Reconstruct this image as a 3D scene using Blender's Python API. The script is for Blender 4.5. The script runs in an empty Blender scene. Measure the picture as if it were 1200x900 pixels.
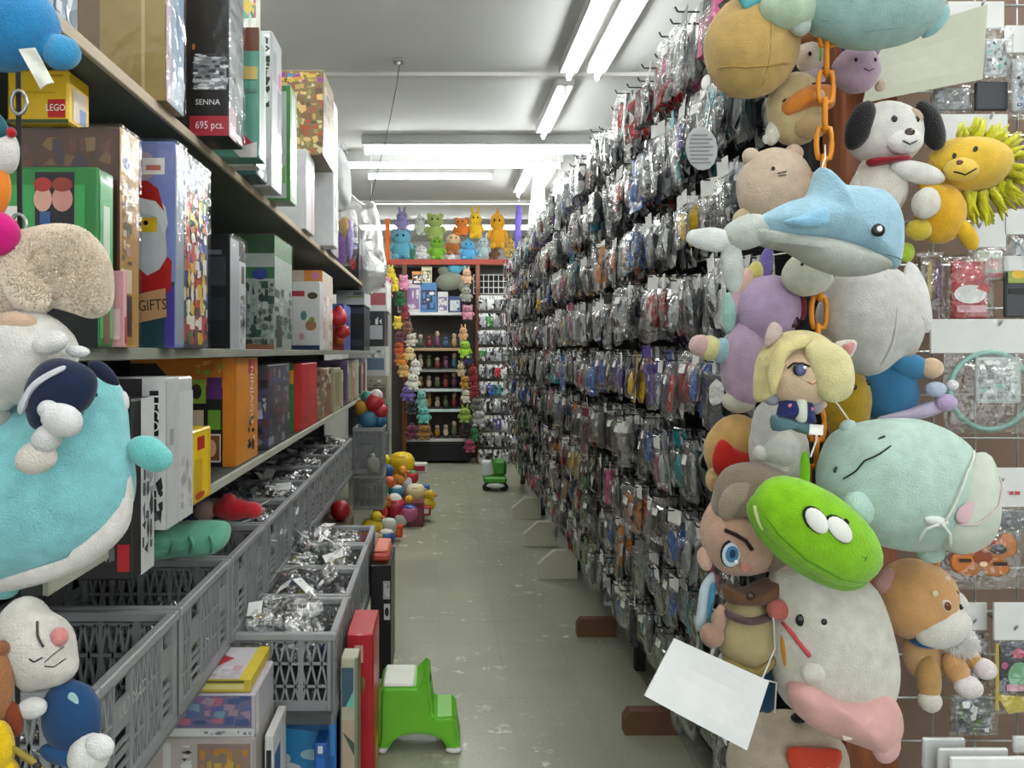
import bpy, bmesh, math, random
from mathutils import Vector, Matrix, noise

# ------------------------------------------------------------------ camera, world, exposure
SC = bpy.context.scene
COL = SC.collection
F, CX, CY, H = 900.0, 515.0, 412.0, 1.45          # focal length in px, vanishing point, eye height
cam = bpy.data.cameras.new('camera')
cam.sensor_width = 36.0
cam.lens = F / 1200 * 36.0
cam.shift_x = (600 - CX) / 1200
cam.shift_y = (CY - 450) / 1200
cam.clip_start = 0.05
camo = bpy.data.objects.new('camera', cam)
COL.objects.link(camo)
camo.location = (0, 0, H)
camo.rotation_euler = (math.pi / 2, 0, 0)
SC.camera = camo

world = bpy.data.worlds.new('world')
SC.world = world
world.use_nodes = True
world.node_tree.nodes['Background'].inputs['Color'].default_value = (0.93, 0.97, 1.0, 1)
world.node_tree.nodes['Background'].inputs['Strength'].default_value = 0.8

SC.view_settings.view_transform = 'Standard'
SC.view_settings.look = 'None'
SC.view_settings.gamma = 1.0
SC.view_settings.use_curve_mapping = False
SC.view_settings.exposure = 1.22
TUBE = 20.0                                         # radiance of the fluorescent tubes

RND = random.Random(11)

# ------------------------------------------------------------------ colours and materials
def lin(h):
    h = h.lstrip('#')
    o = []
    for i in (0, 2, 4):
        c = int(h[i:i + 2], 16) / 255
        o.append(c / 12.92 if c <= 0.04045 else ((c + 0.055) / 1.055) ** 2.4)
    return tuple(o)

def new_mat(name):
    m = bpy.data.materials.new(name)
    m.use_nodes = True
    nt = m.node_tree
    return m, nt, nt.nodes['Principled BSDF'], nt.nodes['Material Output']

def link(nt, a, b):
    nt.links.new(a, b)

def tex_noise(nt, scale, detail=2.0, coord='Object', rough=0.5):
    tc = nt.nodes.new('ShaderNodeTexCoord')
    n = nt.nodes.new('ShaderNodeTexNoise')
    n.inputs['Scale'].default_value = scale
    n.inputs['Detail'].default_value = detail
    n.inputs['Roughness'].default_value = rough
    link(nt, tc.outputs[coord], n.inputs['Vector'])
    return n

def bump(nt, height, bsdf, strength, dist):
    b = nt.nodes.new('ShaderNodeBump')
    b.inputs['Strength'].default_value = strength
    b.inputs['Distance'].default_value = dist
    link(nt, height, b.inputs['Height'])
    link(nt, b.outputs['Normal'], bsdf.inputs['Normal'])
    return b

def vary(nt, src, fac_socket, lo, hi):
    """multiply a colour by a value ranging lo..hi"""
    mr = nt.nodes.new('ShaderNodeMapRange')
    mr.inputs['From Min'].default_value = 0.3
    mr.inputs['From Max'].default_value = 0.7
    mr.inputs['To Min'].default_value = lo
    mr.inputs['To Max'].default_value = hi
    link(nt, fac_socket, mr.inputs['Value'])
    vm = nt.nodes.new('ShaderNodeVectorMath')
    vm.operation = 'SCALE'
    link(nt, src, vm.inputs[0])
    link(nt, mr.outputs[0], vm.inputs['Scale'])
    return vm.outputs[0]

def obj_color(nt):
    return nt.nodes.new('ShaderNodeObjectInfo').outputs['Color']

def attr_color(nt):
    a = nt.nodes.new('ShaderNodeAttribute')
    a.attribute_name = 'Col'
    return a.outputs['Color']

def mk_surface(name, source, rough, var=(0.94, 1.05), vscale=30, bscale=None, bstr=0.2, bdist=0.002, sheen=0, spec=0.5, coat=0, metal=0, coord='Object'):
    m, nt, b, out = new_mat(name)
    if source == 'obj':
        c = obj_color(nt)
    elif source == 'attr':
        c = attr_color(nt)
    else:
        rgb = nt.nodes.new('ShaderNodeRGB')
        rgb.outputs[0].default_value = (*lin(source), 1)
        c = rgb.outputs[0]
    n = tex_noise(nt, vscale, 3, coord)
    link(nt, vary(nt, c, n.outputs['Fac'], *var), b.inputs['Base Color'])
    b.inputs['Roughness'].default_value = rough
    b.inputs['Specular IOR Level'].default_value = spec
    b.inputs['Sheen Weight'].default_value = sheen
    b.inputs['Coat Weight'].default_value = coat
    b.inputs['Metallic'].default_value = metal
    if bscale:
        nb = tex_noise(nt, bscale, 3, coord)
        bump(nt, nb.outputs['Fac'], b, bstr, bdist)
    return m

M = {}
M['plush'] = mk_surface('plush_fabric', 'obj', 0.95, (0.86, 1.08), 38, 330, 0.75, 0.004, sheen=0.35, spec=0.15)
M['cloth'] = mk_surface('woven_cloth', 'obj', 0.9, (0.9, 1.06), 25, 700, 0.4, 0.002, sheen=0.2, spec=0.2)
M['shag'] = mk_surface('shaggy_fabric', 'obj', 0.95, (0.84, 1.1), 60, 420, 1.0, 0.006, sheen=0.4, spec=0.1)
M['solid'] = mk_surface('plain_plastic', 'obj', 0.42, (0.95, 1.04), 15, 60, 0.08, 0.002)
M['matte'] = mk_surface('matte_paint', 'obj', 0.75, (0.93, 1.05), 8, 150, 0.12, 0.001)
M['paper'] = mk_surface('paper', 'obj', 0.8, (0.97, 1.03), 20, 9, 0.35, 0.006, spec=0.3)
M['card'] = mk_surface('printed_carton', 'obj', 0.45, (0.93, 1.05), 22, 14, 0.15, 0.004, coat=0.15)
M['print'] = mk_surface('printed_ink', 'attr', 0.4, (0.94, 1.04), 40, coat=0.15)
M['glossy'] = mk_surface('glossy_button', 'obj', 0.12, (1, 1.01), 10)
M['metal'] = mk_surface('bright_wire', '#b9bcbc', 0.28, (0.9, 1.05), 40, metal=0.9)
M['blackwire'] = mk_surface('black_wire', '#17181a', 0.4, (0.8, 1.2), 30)

def mk_wood(name, a, b_):
    m, nt, b, out = new_mat(name)
    tc = nt.nodes.new('ShaderNodeTexCoord')
    mp = nt.nodes.new('ShaderNodeMapping')
    mp.inputs['Scale'].default_value = (14, 14, 1.4)
    link(nt, tc.outputs['Object'], mp.inputs[0])
    n = nt.nodes.new('ShaderNodeTexNoise')
    n.inputs['Scale'].default_value = 3.0
    n.inputs['Detail'].default_value = 5
    link(nt, mp.outputs[0], n.inputs['Vector'])
    r = nt.nodes.new('ShaderNodeValToRGB')
    r.color_ramp.elements[0].position = 0.35
    r.color_ramp.elements[0].color = (*lin(a), 1)
    r.color_ramp.elements[1].position = 0.65
    r.color_ramp.elements[1].color = (*lin(b_), 1)
    link(nt, n.outputs['Fac'], r.inputs[0])
    link(nt, r.outputs[0], b.inputs['Base Color'])
    b.inputs['Roughness'].default_value = 0.45
    return m
M['wood'] = mk_wood('red_brown_timber', '#5a2c12', '#8a4a20')
M['paleshelf'] = mk_wood('pale_shelf_edge', '#b5a68e', '#c9bda6')

def mk_clear(name, op, rough, cs, strength, tint=(1, 1, 1), graze=.55):
    """thin wrinkled clear plastic film"""
    m, nt, b, out = new_mat(name)
    nt.nodes.remove(b)
    t = nt.nodes.new('ShaderNodeBsdfTransparent')
    t.inputs['Color'].default_value = (0.93 * tint[0], 0.94 * tint[1], 0.94 * tint[2], 1)
    g = nt.nodes.new('ShaderNodeBsdfGlossy')
    g.inputs['Color'].default_value = (1, 1, 1, 1)
    g.inputs['Roughness'].default_value = rough
    n = tex_noise(nt, cs, 2.5, 'Object', 0.6)
    bp = nt.nodes.new('ShaderNodeBump')
    bp.inputs['Strength'].default_value = strength
    bp.inputs['Distance'].default_value = 0.02
    link(nt, n.outputs['Fac'], bp.inputs['Height'])
    link(nt, bp.outputs[0], g.inputs['Normal'])
    lw = nt.nodes.new('ShaderNodeLayerWeight')
    lw.inputs['Blend'].default_value = 0.35
    link(nt, bp.outputs[0], lw.inputs['Normal'])
    mr = nt.nodes.new('ShaderNodeMapRange')
    mr.inputs['To Min'].default_value = op
    mr.inputs['To Max'].default_value = min(1, op + graze)
    link(nt, lw.outputs['Facing'], mr.inputs['Value'])
    mx = nt.nodes.new('ShaderNodeMixShader')
    link(nt, mr.outputs[0], mx.inputs[0])
    link(nt, t.outputs[0], mx.inputs[1])
    link(nt, g.outputs[0], mx.inputs[2])
    link(nt, mx.outputs[0], out.inputs['Surface'])
    return m
M['film'] = mk_clear('clear_film', 0.07, 0.1, 26, 0.9, graze=.4)
M['wrap'] = mk_clear('shrink_wrap', 0.04, 0.1, 11, 0.55, graze=.16)
M['bag'] = mk_clear('crumpled_clear_bag', 0.1, 0.09, 30, 1.0, graze=.45)
M['haze'] = mk_clear('milky_bag', 0.5, 0.35, 14, 0.8)

def mk_pack(name, source):
    """printed toy insert: small blocks of black, grey, white and the pack's own colour, glossy"""
    m, nt, b, out = new_mat(name)
    src = obj_color(nt) if source == 'obj' else attr_color(nt)
    tc = nt.nodes.new('ShaderNodeTexCoord')
    v = nt.nodes.new('ShaderNodeTexVoronoi')
    v.feature = 'F1'
    v.inputs['Scale'].default_value = 42
    mp = nt.nodes.new('ShaderNodeMapping')
    mp.inputs['Scale'].default_value = (1, 1, 0.55)
    oi = nt.nodes.new('ShaderNodeObjectInfo')
    add = nt.nodes.new('ShaderNodeVectorMath')
    add.operation = 'ADD'
    link(nt, tc.outputs['Object'], add.inputs[0])
    link(nt, oi.outputs['Random'], add.inputs[1])
    link(nt, add.outputs[0], mp.inputs[0])
    link(nt, mp.outputs[0], v.inputs['Vector'])
    sep = nt.nodes.new('ShaderNodeSeparateColor')
    link(nt, v.outputs['Color'], sep.inputs[0])
    r = nt.nodes.new('ShaderNodeValToRGB')
    r.color_ramp.interpolation = 'CONSTANT'
    cr = r.color_ramp
    cr.elements[0].position = 0
    cr.elements[0].color = (0.012, 0.012, 0.014, 1)
    cr.elements[1].position = 0.34
    cr.elements[1].color = (0.07, 0.07, 0.075, 1)
    for p, c in ((0.52, 0.22), (0.7, 0.45), (0.88, 0.75)):
        e = cr.elements.new(p)
        e.color = (c, c, c, 1)
    link(nt, sep.outputs[0], r.inputs[0])
    th = nt.nodes.new('ShaderNodeMath')
    th.operation = 'GREATER_THAN'
    th.inputs[1].default_value = 0.42
    link(nt, sep.outputs[1], th.inputs[0])
    mx = nt.nodes.new('ShaderNodeMix')
    mx.data_type = 'RGBA'
    link(nt, th.outputs[0], mx.inputs[0])
    link(nt, r.outputs[0], mx.inputs[6])
    link(nt, src, mx.inputs[7])
    link(nt, mx.outputs[2], b.inputs['Base Color'])
    b.inputs['Roughness'].default_value = 0.18
    b.inputs['Coat Weight'].default_value = 0.5
    n = tex_noise(nt, 38, 3)
    bump(nt, n.outputs['Fac'], b, 0.9, 0.02)
    return m
M['pack'] = mk_pack('bagged_toy_print', 'obj')
M['packs'] = mk_pack('bagged_toy_print_rows', 'attr')

def mk_emit(name, col, s):
    m, nt, b, out = new_mat(name)
    b.inputs['Base Color'].default_value = (0.9, 0.9, 0.9, 1)
    b.inputs['Emission Color'].default_value = (*col, 1)
    b.inputs['Emission Strength'].default_value = s
    return m
M['tube'] = mk_emit('lit_fluorescent_tube', (0.985, 1.0, 0.985), TUBE)

# ------------------------------------------------------------------ mesh builder
def P(px, py, Y):
    return Vector(((px - CX) * Y / F, Y, H - (py - CY) * Y / F))

def XZ(px, py, Y):
    p = P(px, py, Y)
    return p.x, p.z

class MB:
    def __init__(s):
        s.v, s.f, s.c = [], [], []

    def add(s, vs, fs, col=(1, 1, 1)):
        n = len(s.v)
        s.v += [Vector(v) for v in vs]
        for f in fs:
            s.f.append(tuple(i + n for i in f))
            s.c.append(col)
        return s

    def box(s, x0, x1, y0, y1, z0, z1, col=(1, 1, 1)):
        vs = [(x, y, z) for x in (x0, x1) for y in (y0, y1) for z in (z0, z1)]
        return s.add(vs, [(0, 1, 3, 2), (4, 6, 7, 5), (0, 4, 5, 1), (2, 3, 7, 6), (0, 2, 6, 4), (1, 5, 7, 3)], col)

    def obox(s, c, a, b, d, col=(1, 1, 1)):
        """box from centre and three half-axis vectors"""
        c, a, b, d = Vector(c), Vector(a), Vector(b), Vector(d)
        vs = [c + i * a + j * b + k * d for i in (-1, 1) for j in (-1, 1) for k in (-1, 1)]
        return s.add(vs, [(0, 1, 3, 2), (4, 6, 7, 5), (0, 4, 5, 1), (2, 3, 7, 6), (0, 2, 6, 4), (1, 5, 7, 3)], col)

    def cbox(s, x0, x1, y0, y1, z0, z1, ch=0.003, col=(1, 1, 1)):
        """box with softened (chamfered) edges"""
        bm = bmesh.new()
        bmesh.ops.create_cube(bm, size=1)
        for v in bm.verts:
            v.co = Vector((x0 + (v.co.x + .5) * (x1 - x0), y0 + (v.co.y + .5) * (y1 - y0), z0 + (v.co.z + .5) * (z1 - z0)))
        bmesh.ops.bevel(bm, geom=bm.edges[:], offset=ch, segments=1, affect='EDGES')
        s.bm(bm, col)
        return s

    def bm(s, bm, col=(1, 1, 1)):
        bm.verts.index_update()
        s.add([v.co.copy() for v in bm.verts], [[v.index for v in f.verts] for f in bm.faces], col)
        bm.free()
        return s

    def bar(s, p, q, w, t, up=(0, 0, 1), col=(1, 1, 1)):
        """flat bar from p to q, width w along (dir x up), thickness t along the remaining axis"""
        p, q = Vector(p), Vector(q)
        d = q - p
        if d.length < 1e-6:
            return s
        u = Vector(up)
        a = d.normalized().cross(u)
        if a.length < 1e-4:
            a = d.normalized().cross(Vector((1, 0, 0)))
        a.normalize()
        b = a.cross(d.normalized())
        return s.obox((p + q) / 2, d / 2, a * w / 2, b * t / 2, col)

    def tube(s, pts, r, n=6, closed=False, col=(1, 1, 1)):
        pts = [Vector(p) for p in pts]
        m = len(pts)
        vs, fs = [], []
        prev = None
        for i, p in enumerate(pts):
            if closed:
                t = pts[(i + 1) % m] - pts[i - 1]
            else:
                t = pts[min(i + 1, m - 1)] - pts[max(i - 1, 0)]
            t.normalize()
            a = t.orthogonal().normalized() if prev is None else (prev - t * prev.dot(t)).normalized()
            prev = a
            b = t.cross(a)
            rr = r[i] if isinstance(r, (list, tuple)) else r
            for k in range(n):
                an = 2 * math.pi * k / n
                vs.append(p + (a * math.cos(an) + b * math.sin(an)) * rr)
        for i in range(m if closed else m - 1):
            j = (i + 1) % m
            for k in range(n):
                l = (k + 1) % n
                fs.append((i * n + k, i * n + l, j * n + l, j * n + k))
        if not closed:
            fs.append(tuple(range(n - 1, -1, -1)))
            fs.append(tuple((m - 1) * n + k for k in range(n)))
        return s.add(vs, fs, col)

    def ell(s, c, r, rot=None, seg=18, rings=10, taper=0.0, lump=0.0, seed=0, sq=1.0, col=(1, 1, 1)):
        """ellipsoid; taper narrows the top (+) or the bottom (-), lump adds soft unevenness, sq<1 squares it"""
        c, r = Vector(c), Vector(r)
        vs = [Vector((0, 0, 1))]
        for i in range(1, rings):
            ph = math.pi * i / rings
            for k in range(seg):
                an = 2 * math.pi * k / seg
                cx, cy = math.cos(an), math.sin(an)
                if sq != 1.0:
                    cx = math.copysign(abs(cx) ** sq, cx)
                    cy = math.copysign(abs(cy) ** sq, cy)
                vs.append(Vector((math.sin(ph) ** sq * cx, math.sin(ph) ** sq * cy, math.copysign(abs(math.cos(ph)) ** sq, math.cos(ph)))))
        vs.append(Vector((0, 0, -1)))
        out = []
        for v in vs:
            k = 1 - taper * v.z
            w = Vector((v.x * r.x * k, v.y * r.y * k, v.z * r.z))
            if lump:
                w *= 1 + lump * noise.noise(v * 1.7 + Vector((seed * 3.1, seed * 1.7, seed)))
            if rot is not None:
                w = rot @ w
            out.append(c + w)
        fs = [(0, 1 + k, 1 + (k + 1) % seg) for k in range(seg)]
        for i in range(rings - 2):
            a = 1 + i * seg
            for k in range(seg):
                l = (k + 1) % seg
                fs.append((a + k, a + seg + k, a + seg + l, a + l))
        a = 1 + (rings - 2) * seg
        last = len(vs) - 1
        fs += [(last, a + (k + 1) % seg, a + k) for k in range(seg)]
        return s.add(out, fs, col)

    def pillow(s, outl, cen, front, back, normal, rings=6, lump=0.0, seed=0, col=(1, 1, 1), pw=0.5):
        """stuffed shape: an outline (3-D points) inflated on both sides along -/+ normal"""
        outl = [Vector(p) for p in outl]
        cen, nrm = Vector(cen), Vector(normal)
        n = len(outl)
        vs, fs = [], []
        vs += outl
        lay = [list(range(n))]
        for sgn, dep in ((-1, front), (1, back)):
            prev = lay[0]
            for i in range(1, rings):
                t = math.sin(i / rings * math.pi / 2)
                sc = math.cos(i / rings * math.pi / 2)
                idx = []
                for p in outl:
                    q = cen + (p - cen) * sc + nrm * sgn * dep * (t ** (2 * pw))
                    if lump:
                        q += nrm * sgn * dep * lump * noise.noise((q + Vector((seed, 0, seed))) * 14)
                    vs.append(q)
                    idx.append(len(vs) - 1)
                for k in range(n):
                    l = (k + 1) % n
                    f = (prev[k], prev[l], idx[l], idx[k])
                    fs.append(f if sgn < 0 else f[::-1])
                prev = idx
            vs.append(cen + nrm * sgn * dep)
            top = len(vs) - 1
            for k in range(n):
                l = (k + 1) % n
                f = (prev[k], prev[l], top)
                fs.append(f if sgn < 0 else f[::-1])
        return s.add(vs, fs, col)

    def mesh(s, name, off=(0, 0, 0)):
        me = bpy.data.meshes.new(name)
        o = Vector(off)
        me.from_pydata([v - o for v in s.v], [], s.f)
        at = me.color_attributes.new('Col', 'FLOAT_COLOR', 'CORNER')
        arr = []
        for f, c in zip(s.f, s.c):
            arr += [c[0], c[1], c[2], 1.0] * len(f)
        if len(arr) == len(at.data) * 4:
            at.data.foreach_set('color', arr)
        return me

    def obj(s, name, mat, parent=None, color='#ffffff', smooth=False, label=None, kind=None):
        off = PLOC.get(parent.name, Vector()) if parent else Vector()
        me = s.mesh(name, off)
        me.materials.append(M[mat] if isinstance(mat, str) else mat)
        if smooth:
            me.polygons.foreach_set('use_smooth', [True] * len(me.polygons))
        o = bpy.data.objects.new(name, me)
        COL.objects.link(o)
        o.color = (*lin(color), 1)
        if parent:
            o.parent = parent
            PLOC[o.name] = off
        if label:
            o['label'] = label
        if kind:
            o['kind'] = kind
        return o

PLOC = {}                                           # world origin of each root that meshes are made under

def tag(o, label, cat, group=None):
    o['label'] = label
    o['category'] = cat
    if group:
        o['group'] = group
    return o

def thing(name, label, cat, loc, group=None):
    o = bpy.data.objects.new(name, None)
    o.empty_display_size = 0.05
    COL.objects.link(o)
    o.location = loc
    PLOC[o.name] = Vector(loc)
    return tag(o, label, cat, group)

def struct(o):
    o['kind'] = 'structure'
    return o

def copy_tree(o, parent=None, color=None):
    c = o.copy()
    COL.objects.link(c)
    c.parent = parent
    if color is not None and c.type == 'MESH':
        c.color = color
    for ch in o.children:
        copy_tree(ch, c)
    return c

def smooth_outline(pts, n=4):
    """closed Catmull-Rom through 2-D points"""
    out, m = [], len(pts)
    for i in range(m):
        p0, p1, p2, p3 = (Vector(pts[(i + k) % m]) for k in (-1, 0, 1, 2))
        for j in range(n):
            t = j / n
            out.append(0.5 * ((2 * p1) + (p2 - p0) * t + (2 * p0 - 5 * p1 + 4 * p2 - p3) * t * t + (3 * p1 - p0 - 3 * p2 + p3) * t ** 3))
    return out

# ------------------------------------------------------------------ lettering
def text_mesh(body, size):
    cu = bpy.data.curves.new('t', 'FONT')
    cu.body = body
    cu.size = size
    cu.align_x = 'CENTER'
    cu.align_y = 'CENTER'
    cu.resolution_u = 2
    o = bpy.data.objects.new('t', cu)
    COL.objects.link(o)
    bpy.context.view_layer.update()
    me = bpy.data.meshes.new_from_object(o.evaluated_get(bpy.context.evaluated_depsgraph_get()))
    bpy.data.objects.remove(o)
    bpy.data.curves.remove(cu)
    return me

def lettering(body, size, pos, face, color, parent, turn=0.0, squash=1.0):
    """flat printed words; face 'cam' looks at -Y, 'aisle' looks at +X, 'top' looks up"""
    me = text_mesh(body, size)
    me.materials.clear()
    me.materials.append(M['matte'])
    base = {'cam': Matrix.Rotation(math.pi / 2, 4, 'X'),
            'aisle': Matrix.Rotation(math.pi / 2, 4, 'Z') @ Matrix.Rotation(math.pi / 2, 4, 'X'),
            'left': Matrix.Rotation(-math.pi / 2, 4, 'Z') @ Matrix.Rotation(math.pi / 2, 4, 'X'),
            'top': Matrix.Identity(4)}[face]
    off = PLOC.get(parent.name, Vector())
    mt = Matrix.Translation(Vector(pos) - off) @ base @ Matrix.Rotation(math.radians(turn), 4, 'Z') @ Matrix.Diagonal((squash, 1, 1, 1))
    me.transform(mt)
    o = bpy.data.objects.new('lettering', me)
    COL.objects.link(o)
    o.parent = parent
    PLOC[o.name] = off
    o.color = (*lin(color), 1)
    return o

# ------------------------------------------------------------------ cartons with printed faces
def face_map(face, b):
    x0, x1, y0, y1, z0, z1 = b
    if face == 'cam':
        return lambda u, v, e: Vector((x0 + u * (x1 - x0), y0 - e, z0 + v * (z1 - z0)))
    if face == 'aisle':
        return lambda u, v, e: Vector((x1 + e, y0 + u * (y1 - y0), z0 + v * (z1 - z0)))
    if face == 'left':
        return lambda u, v, e: Vector((x0 - e, y1 - u * (y1 - y0), z0 + v * (z1 - z0)))
    return lambda u, v, e: Vector((x0 + u * (x1 - x0), y0 + v * (y1 - y0), z1 + e))

def draw(mb, fm, shapes, e0=0.0006):
    """shapes: ('r',u0,v0,u1,v1,col) ('e',u,v,ru,rv,col) ('p',[(u,v)...],col) ('n',u0,v0,u1,v1,nx,ny,[cols],seed)"""
    e = e0
    for sh in shapes:
        e += 0.00025
        k = sh[0]
        if k == 'r':
            _, a, b, c, d, col = sh
            mb.add([fm(a, b, e), fm(c, b, e), fm(c, d, e), fm(a, d, e)], [(0, 1, 2, 3)], lin(col))
        elif k == 'e':
            _, u, v, ru, rv, col = sh
            pts = [fm(u + ru * math.cos(t * math.pi / 8), v + rv * math.sin(t * math.pi / 8), e) for t in range(16)]
            mb.add(pts, [tuple(range(16))], lin(col))
        elif k == 'p':
            _, pts, col = sh
            mb.add([fm(u, v, e) for u, v in pts], [tuple(range(len(pts)))], lin(col))
        elif k == 'n':                                # patchwork of small printed blocks
            _, a, b, c, d, nx, ny, cols, sd = sh
            rr = random.Random(sd)
            for i in range(nx):
                for j in range(ny):
                    u0, u1 = a + (c - a) * i / nx, a + (c - a) * (i + 1) / nx
                    v0, v1 = b + (d - b) * j / ny, b + (d - b) * (j + 1) / ny
                    du, dv = (u1 - u0) * .5, (v1 - v0) * .5
                    cu, cv = (u0 + u1) / 2 + du * rr.uniform(-.6, .6), (v0 + v1) / 2 + dv * rr.uniform(-.6, .6)
                    m = rr.choice((3, 4, 4, 4, 5))
                    ph = rr.choice((.785, rr.random() * 6))
                    sa, sb = rr.uniform(.55, 1.7), rr.uniform(.55, 1.7)
                    q = [(cu + du * sa * rr.uniform(.8, 1.2) * math.cos(ph + t * 6.283 / m), cv + dv * sb * rr.uniform(.8, 1.2) * math.sin(ph + t * 6.283 / m)) for t in range(m)]
                    q = [(min(max(x, min(a, c)), max(a, c)), min(max(y, min(b, d)), max(b, d))) for x, y in q]
                    mb.add([fm(x, y, e + rr.random() * .0004) for x, y in q], [tuple(range(m))], lin(rr.choice(cols)))

def carton(name, label, cat, b, color, faces=None, texts=(), wrap=False, group=None, rotz=0.0, mat='card'):
    x0, x1, y0, y1, z0, z1 = b
    root = thing(name, label, cat, ((x0 + x1) / 2, (y0 + y1) / 2, z0), group)
    MB().cbox(x0, x1, y0, y1, z0, z1, min(.004, (y1 - y0) * .1, (x1 - x0) * .1)).obj('carton', mat, root, color)
    nm = {'cam': 'printed_front', 'aisle': 'printed_side', 'top': 'printed_top', 'left': 'printed_side'}
    for fc, shapes in (faces or {}).items():
        mb = MB()
        draw(mb, face_map(fc, b), shapes)
        mb.obj(nm[fc], 'print', root)
    for t in texts:
        body, size, fc, u, v, col = t[:6]
        turn = t[6] if len(t) > 6 else 0
        sq = t[7] if len(t) > 7 else 1
        lettering(body, size, face_map(fc, b)(u, v, 0.0045), fc, col, root, turn, sq)
    if wrap:
        e = .006
        MB().cbox(x0 - e, x1 + e, y0 - e, y1 + e, z0 + .0005, z1 + e, .004).obj('plastic_wrap', 'wrap', root)
    root.rotation_euler.z = rotz
    return root

# ------------------------------------------------------------------ plush toys
def rotY(deg):
    return Matrix.Rotation(math.radians(deg), 3, 'Y')

class Ell:
    """ellipsoid part given in photo px at the toy's own distance"""
    def __init__(s, name, cx, cy, rx, ry, col, rot=0, rd=None, dy=0.0, taper=0, lump=.05, mat='plush', sq=1.0, label=None, sub=None):
        s.__dict__.update(locals())

    def make(s, Y, seed):
        k = Y / F
        s.c = P(s.cx, s.cy, Y) + Vector((0, s.dy, 0))
        rd = s.rd if s.rd is not None else .85 * min(s.rx, s.ry)
        s.r = Vector((s.rx * k, rd * k, s.ry * k))
        s.R = rotY(s.rot)
        big = max(s.rx, s.ry) > 25
        return MB().ell(s.c, s.r, s.R, 24 if big else 14, 14 if big else 9, s.taper, s.lump, seed, s.sq)

    def front(s, p):
        q = s.R.inverted() @ (Vector((p.x, s.c.y, p.z)) - s.c)
        kk = 1 - s.taper * max(-1, min(1, q.z / s.r.z))
        d = 1 - (q.x / (s.r.x * kk)) ** 2 - (q.z / s.r.z) ** 2
        return s.c.y - s.r.y * kk * math.sqrt(max(d, 0))

class Pil:
    """stuffed part from a px outline; depth in px"""
    def __init__(s, name, pts, col, depth, cen=None, dy=0.0, lump=.12, mat='plush', label=None, back=None, pw=.5, sub=None):
        s.__dict__.update(locals())

    def make(s, Y, seed):
        k = Y / F
        o2 = smooth_outline(s.pts)
        s.o = [P(p[0], p[1], Y) + Vector((0, s.dy, 0)) for p in o2]
        if s.cen:
            s.c = P(s.cen[0], s.cen[1], Y) + Vector((0, s.dy, 0))
        else:
            s.c = sum(s.o, Vector()) / len(s.o)
        s.d = s.depth * k
        return MB().pillow(s.o, s.c, s.d, (s.back if s.back is not None else s.depth) * k, (0, 1, 0), 7, s.lump, seed, pw=s.pw)

    def front(s, p):
        v = Vector((p.x - s.c.x, 0, p.z - s.c.z))
        an = math.atan2(v.z, v.x)
        best = min(s.o, key=lambda q: abs((math.atan2(q.z - s.c.z, q.x - s.c.x) - an + math.pi) % (2 * math.pi) - math.pi))
        R = math.hypot(best.x - s.c.x, best.z - s.c.z)
        t = min(1, v.length / max(R, 1e-6))
        return s.c.y - s.d * math.sqrt(max(0, 1 - t * t))

class Dot:
    """small sewn-on or glued-on feature sitting on the surface of part `host`"""
    def __init__(s, name, cx, cy, rx, ry, col, host=0, rot=0, mat='glossy', th=.45, lift=0.0):
        s.__dict__.update(locals())

class Line:
    """stitched line on the surface of part `host`"""
    def __init__(s, name, pts, w, col, host=0, mat='cloth', lift=.0):
        s.__dict__.update(locals())

def plush(name, label, cat, Y, parts, feats=(), group=None, hang=None):
    hosts, meshes = [], []
    for i, p in enumerate(parts):
        meshes.append(p.make(Y, i + 1 + len(label)))
        hosts.append(p)
    allv = [v for m in meshes for v in m.v]
    zmin = min(v.z for v in allv)
    xm = sum(v.x for v in allv) / len(allv)
    root = thing(name, label, cat, (xm, Y, zmin), group)
    objs = []
    for p, m in zip(parts, meshes):
        par = objs[p.sub] if p.sub is not None else root
        objs.append(m.obj(p.name, p.mat, par, p.col, smooth=True, label=p.label))
    k = Y / F
    for f in feats:
        h = hosts[f.host]
        par = objs[f.host]
        if par.parent is not root:
            par = root
        if isinstance(f, Dot):
            c = P(f.cx, f.cy, Y)
            c.y = h.front(c) - f.lift
            mb = MB().ell(c, (f.rx * k, f.th * min(f.rx, f.ry) * k, f.ry * k), rotY(f.rot), 14, 8)
            mb.obj(f.name, f.mat, par, f.col, smooth=True)
        else:
            pts = []
            o = f.pts
            for a, b in zip(o[:-1], o[1:]):
                for t in (0, .34, .67):
                    pts.append((a[0] + (b[0] - a[0]) * t, a[1] + (b[1] - a[1]) * t))
            pts.append(o[-1])
            q = []
            for a in pts:
                c = P(a[0], a[1], Y)
                c.y = h.front(c) - f.lift
                q.append(c)
            MB().tube(q, f.w * k / 2, 6).obj(f.name, f.mat, par, f.col, smooth=True)
    if hang:                                          # loop of cord up to what the toy hangs from
        a, b = hang
        c1 = P(a[0], a[1], Y)
        c2 = P(b[0], b[1], b[2])
        mid = (c1 + c2) / 2
        MB().tube([c1, mid + Vector((.004, 0, 0)), c2], .0015, 5).obj('hanging_cord', 'cloth', root, '#e8e4da', smooth=True)
    return root

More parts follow.
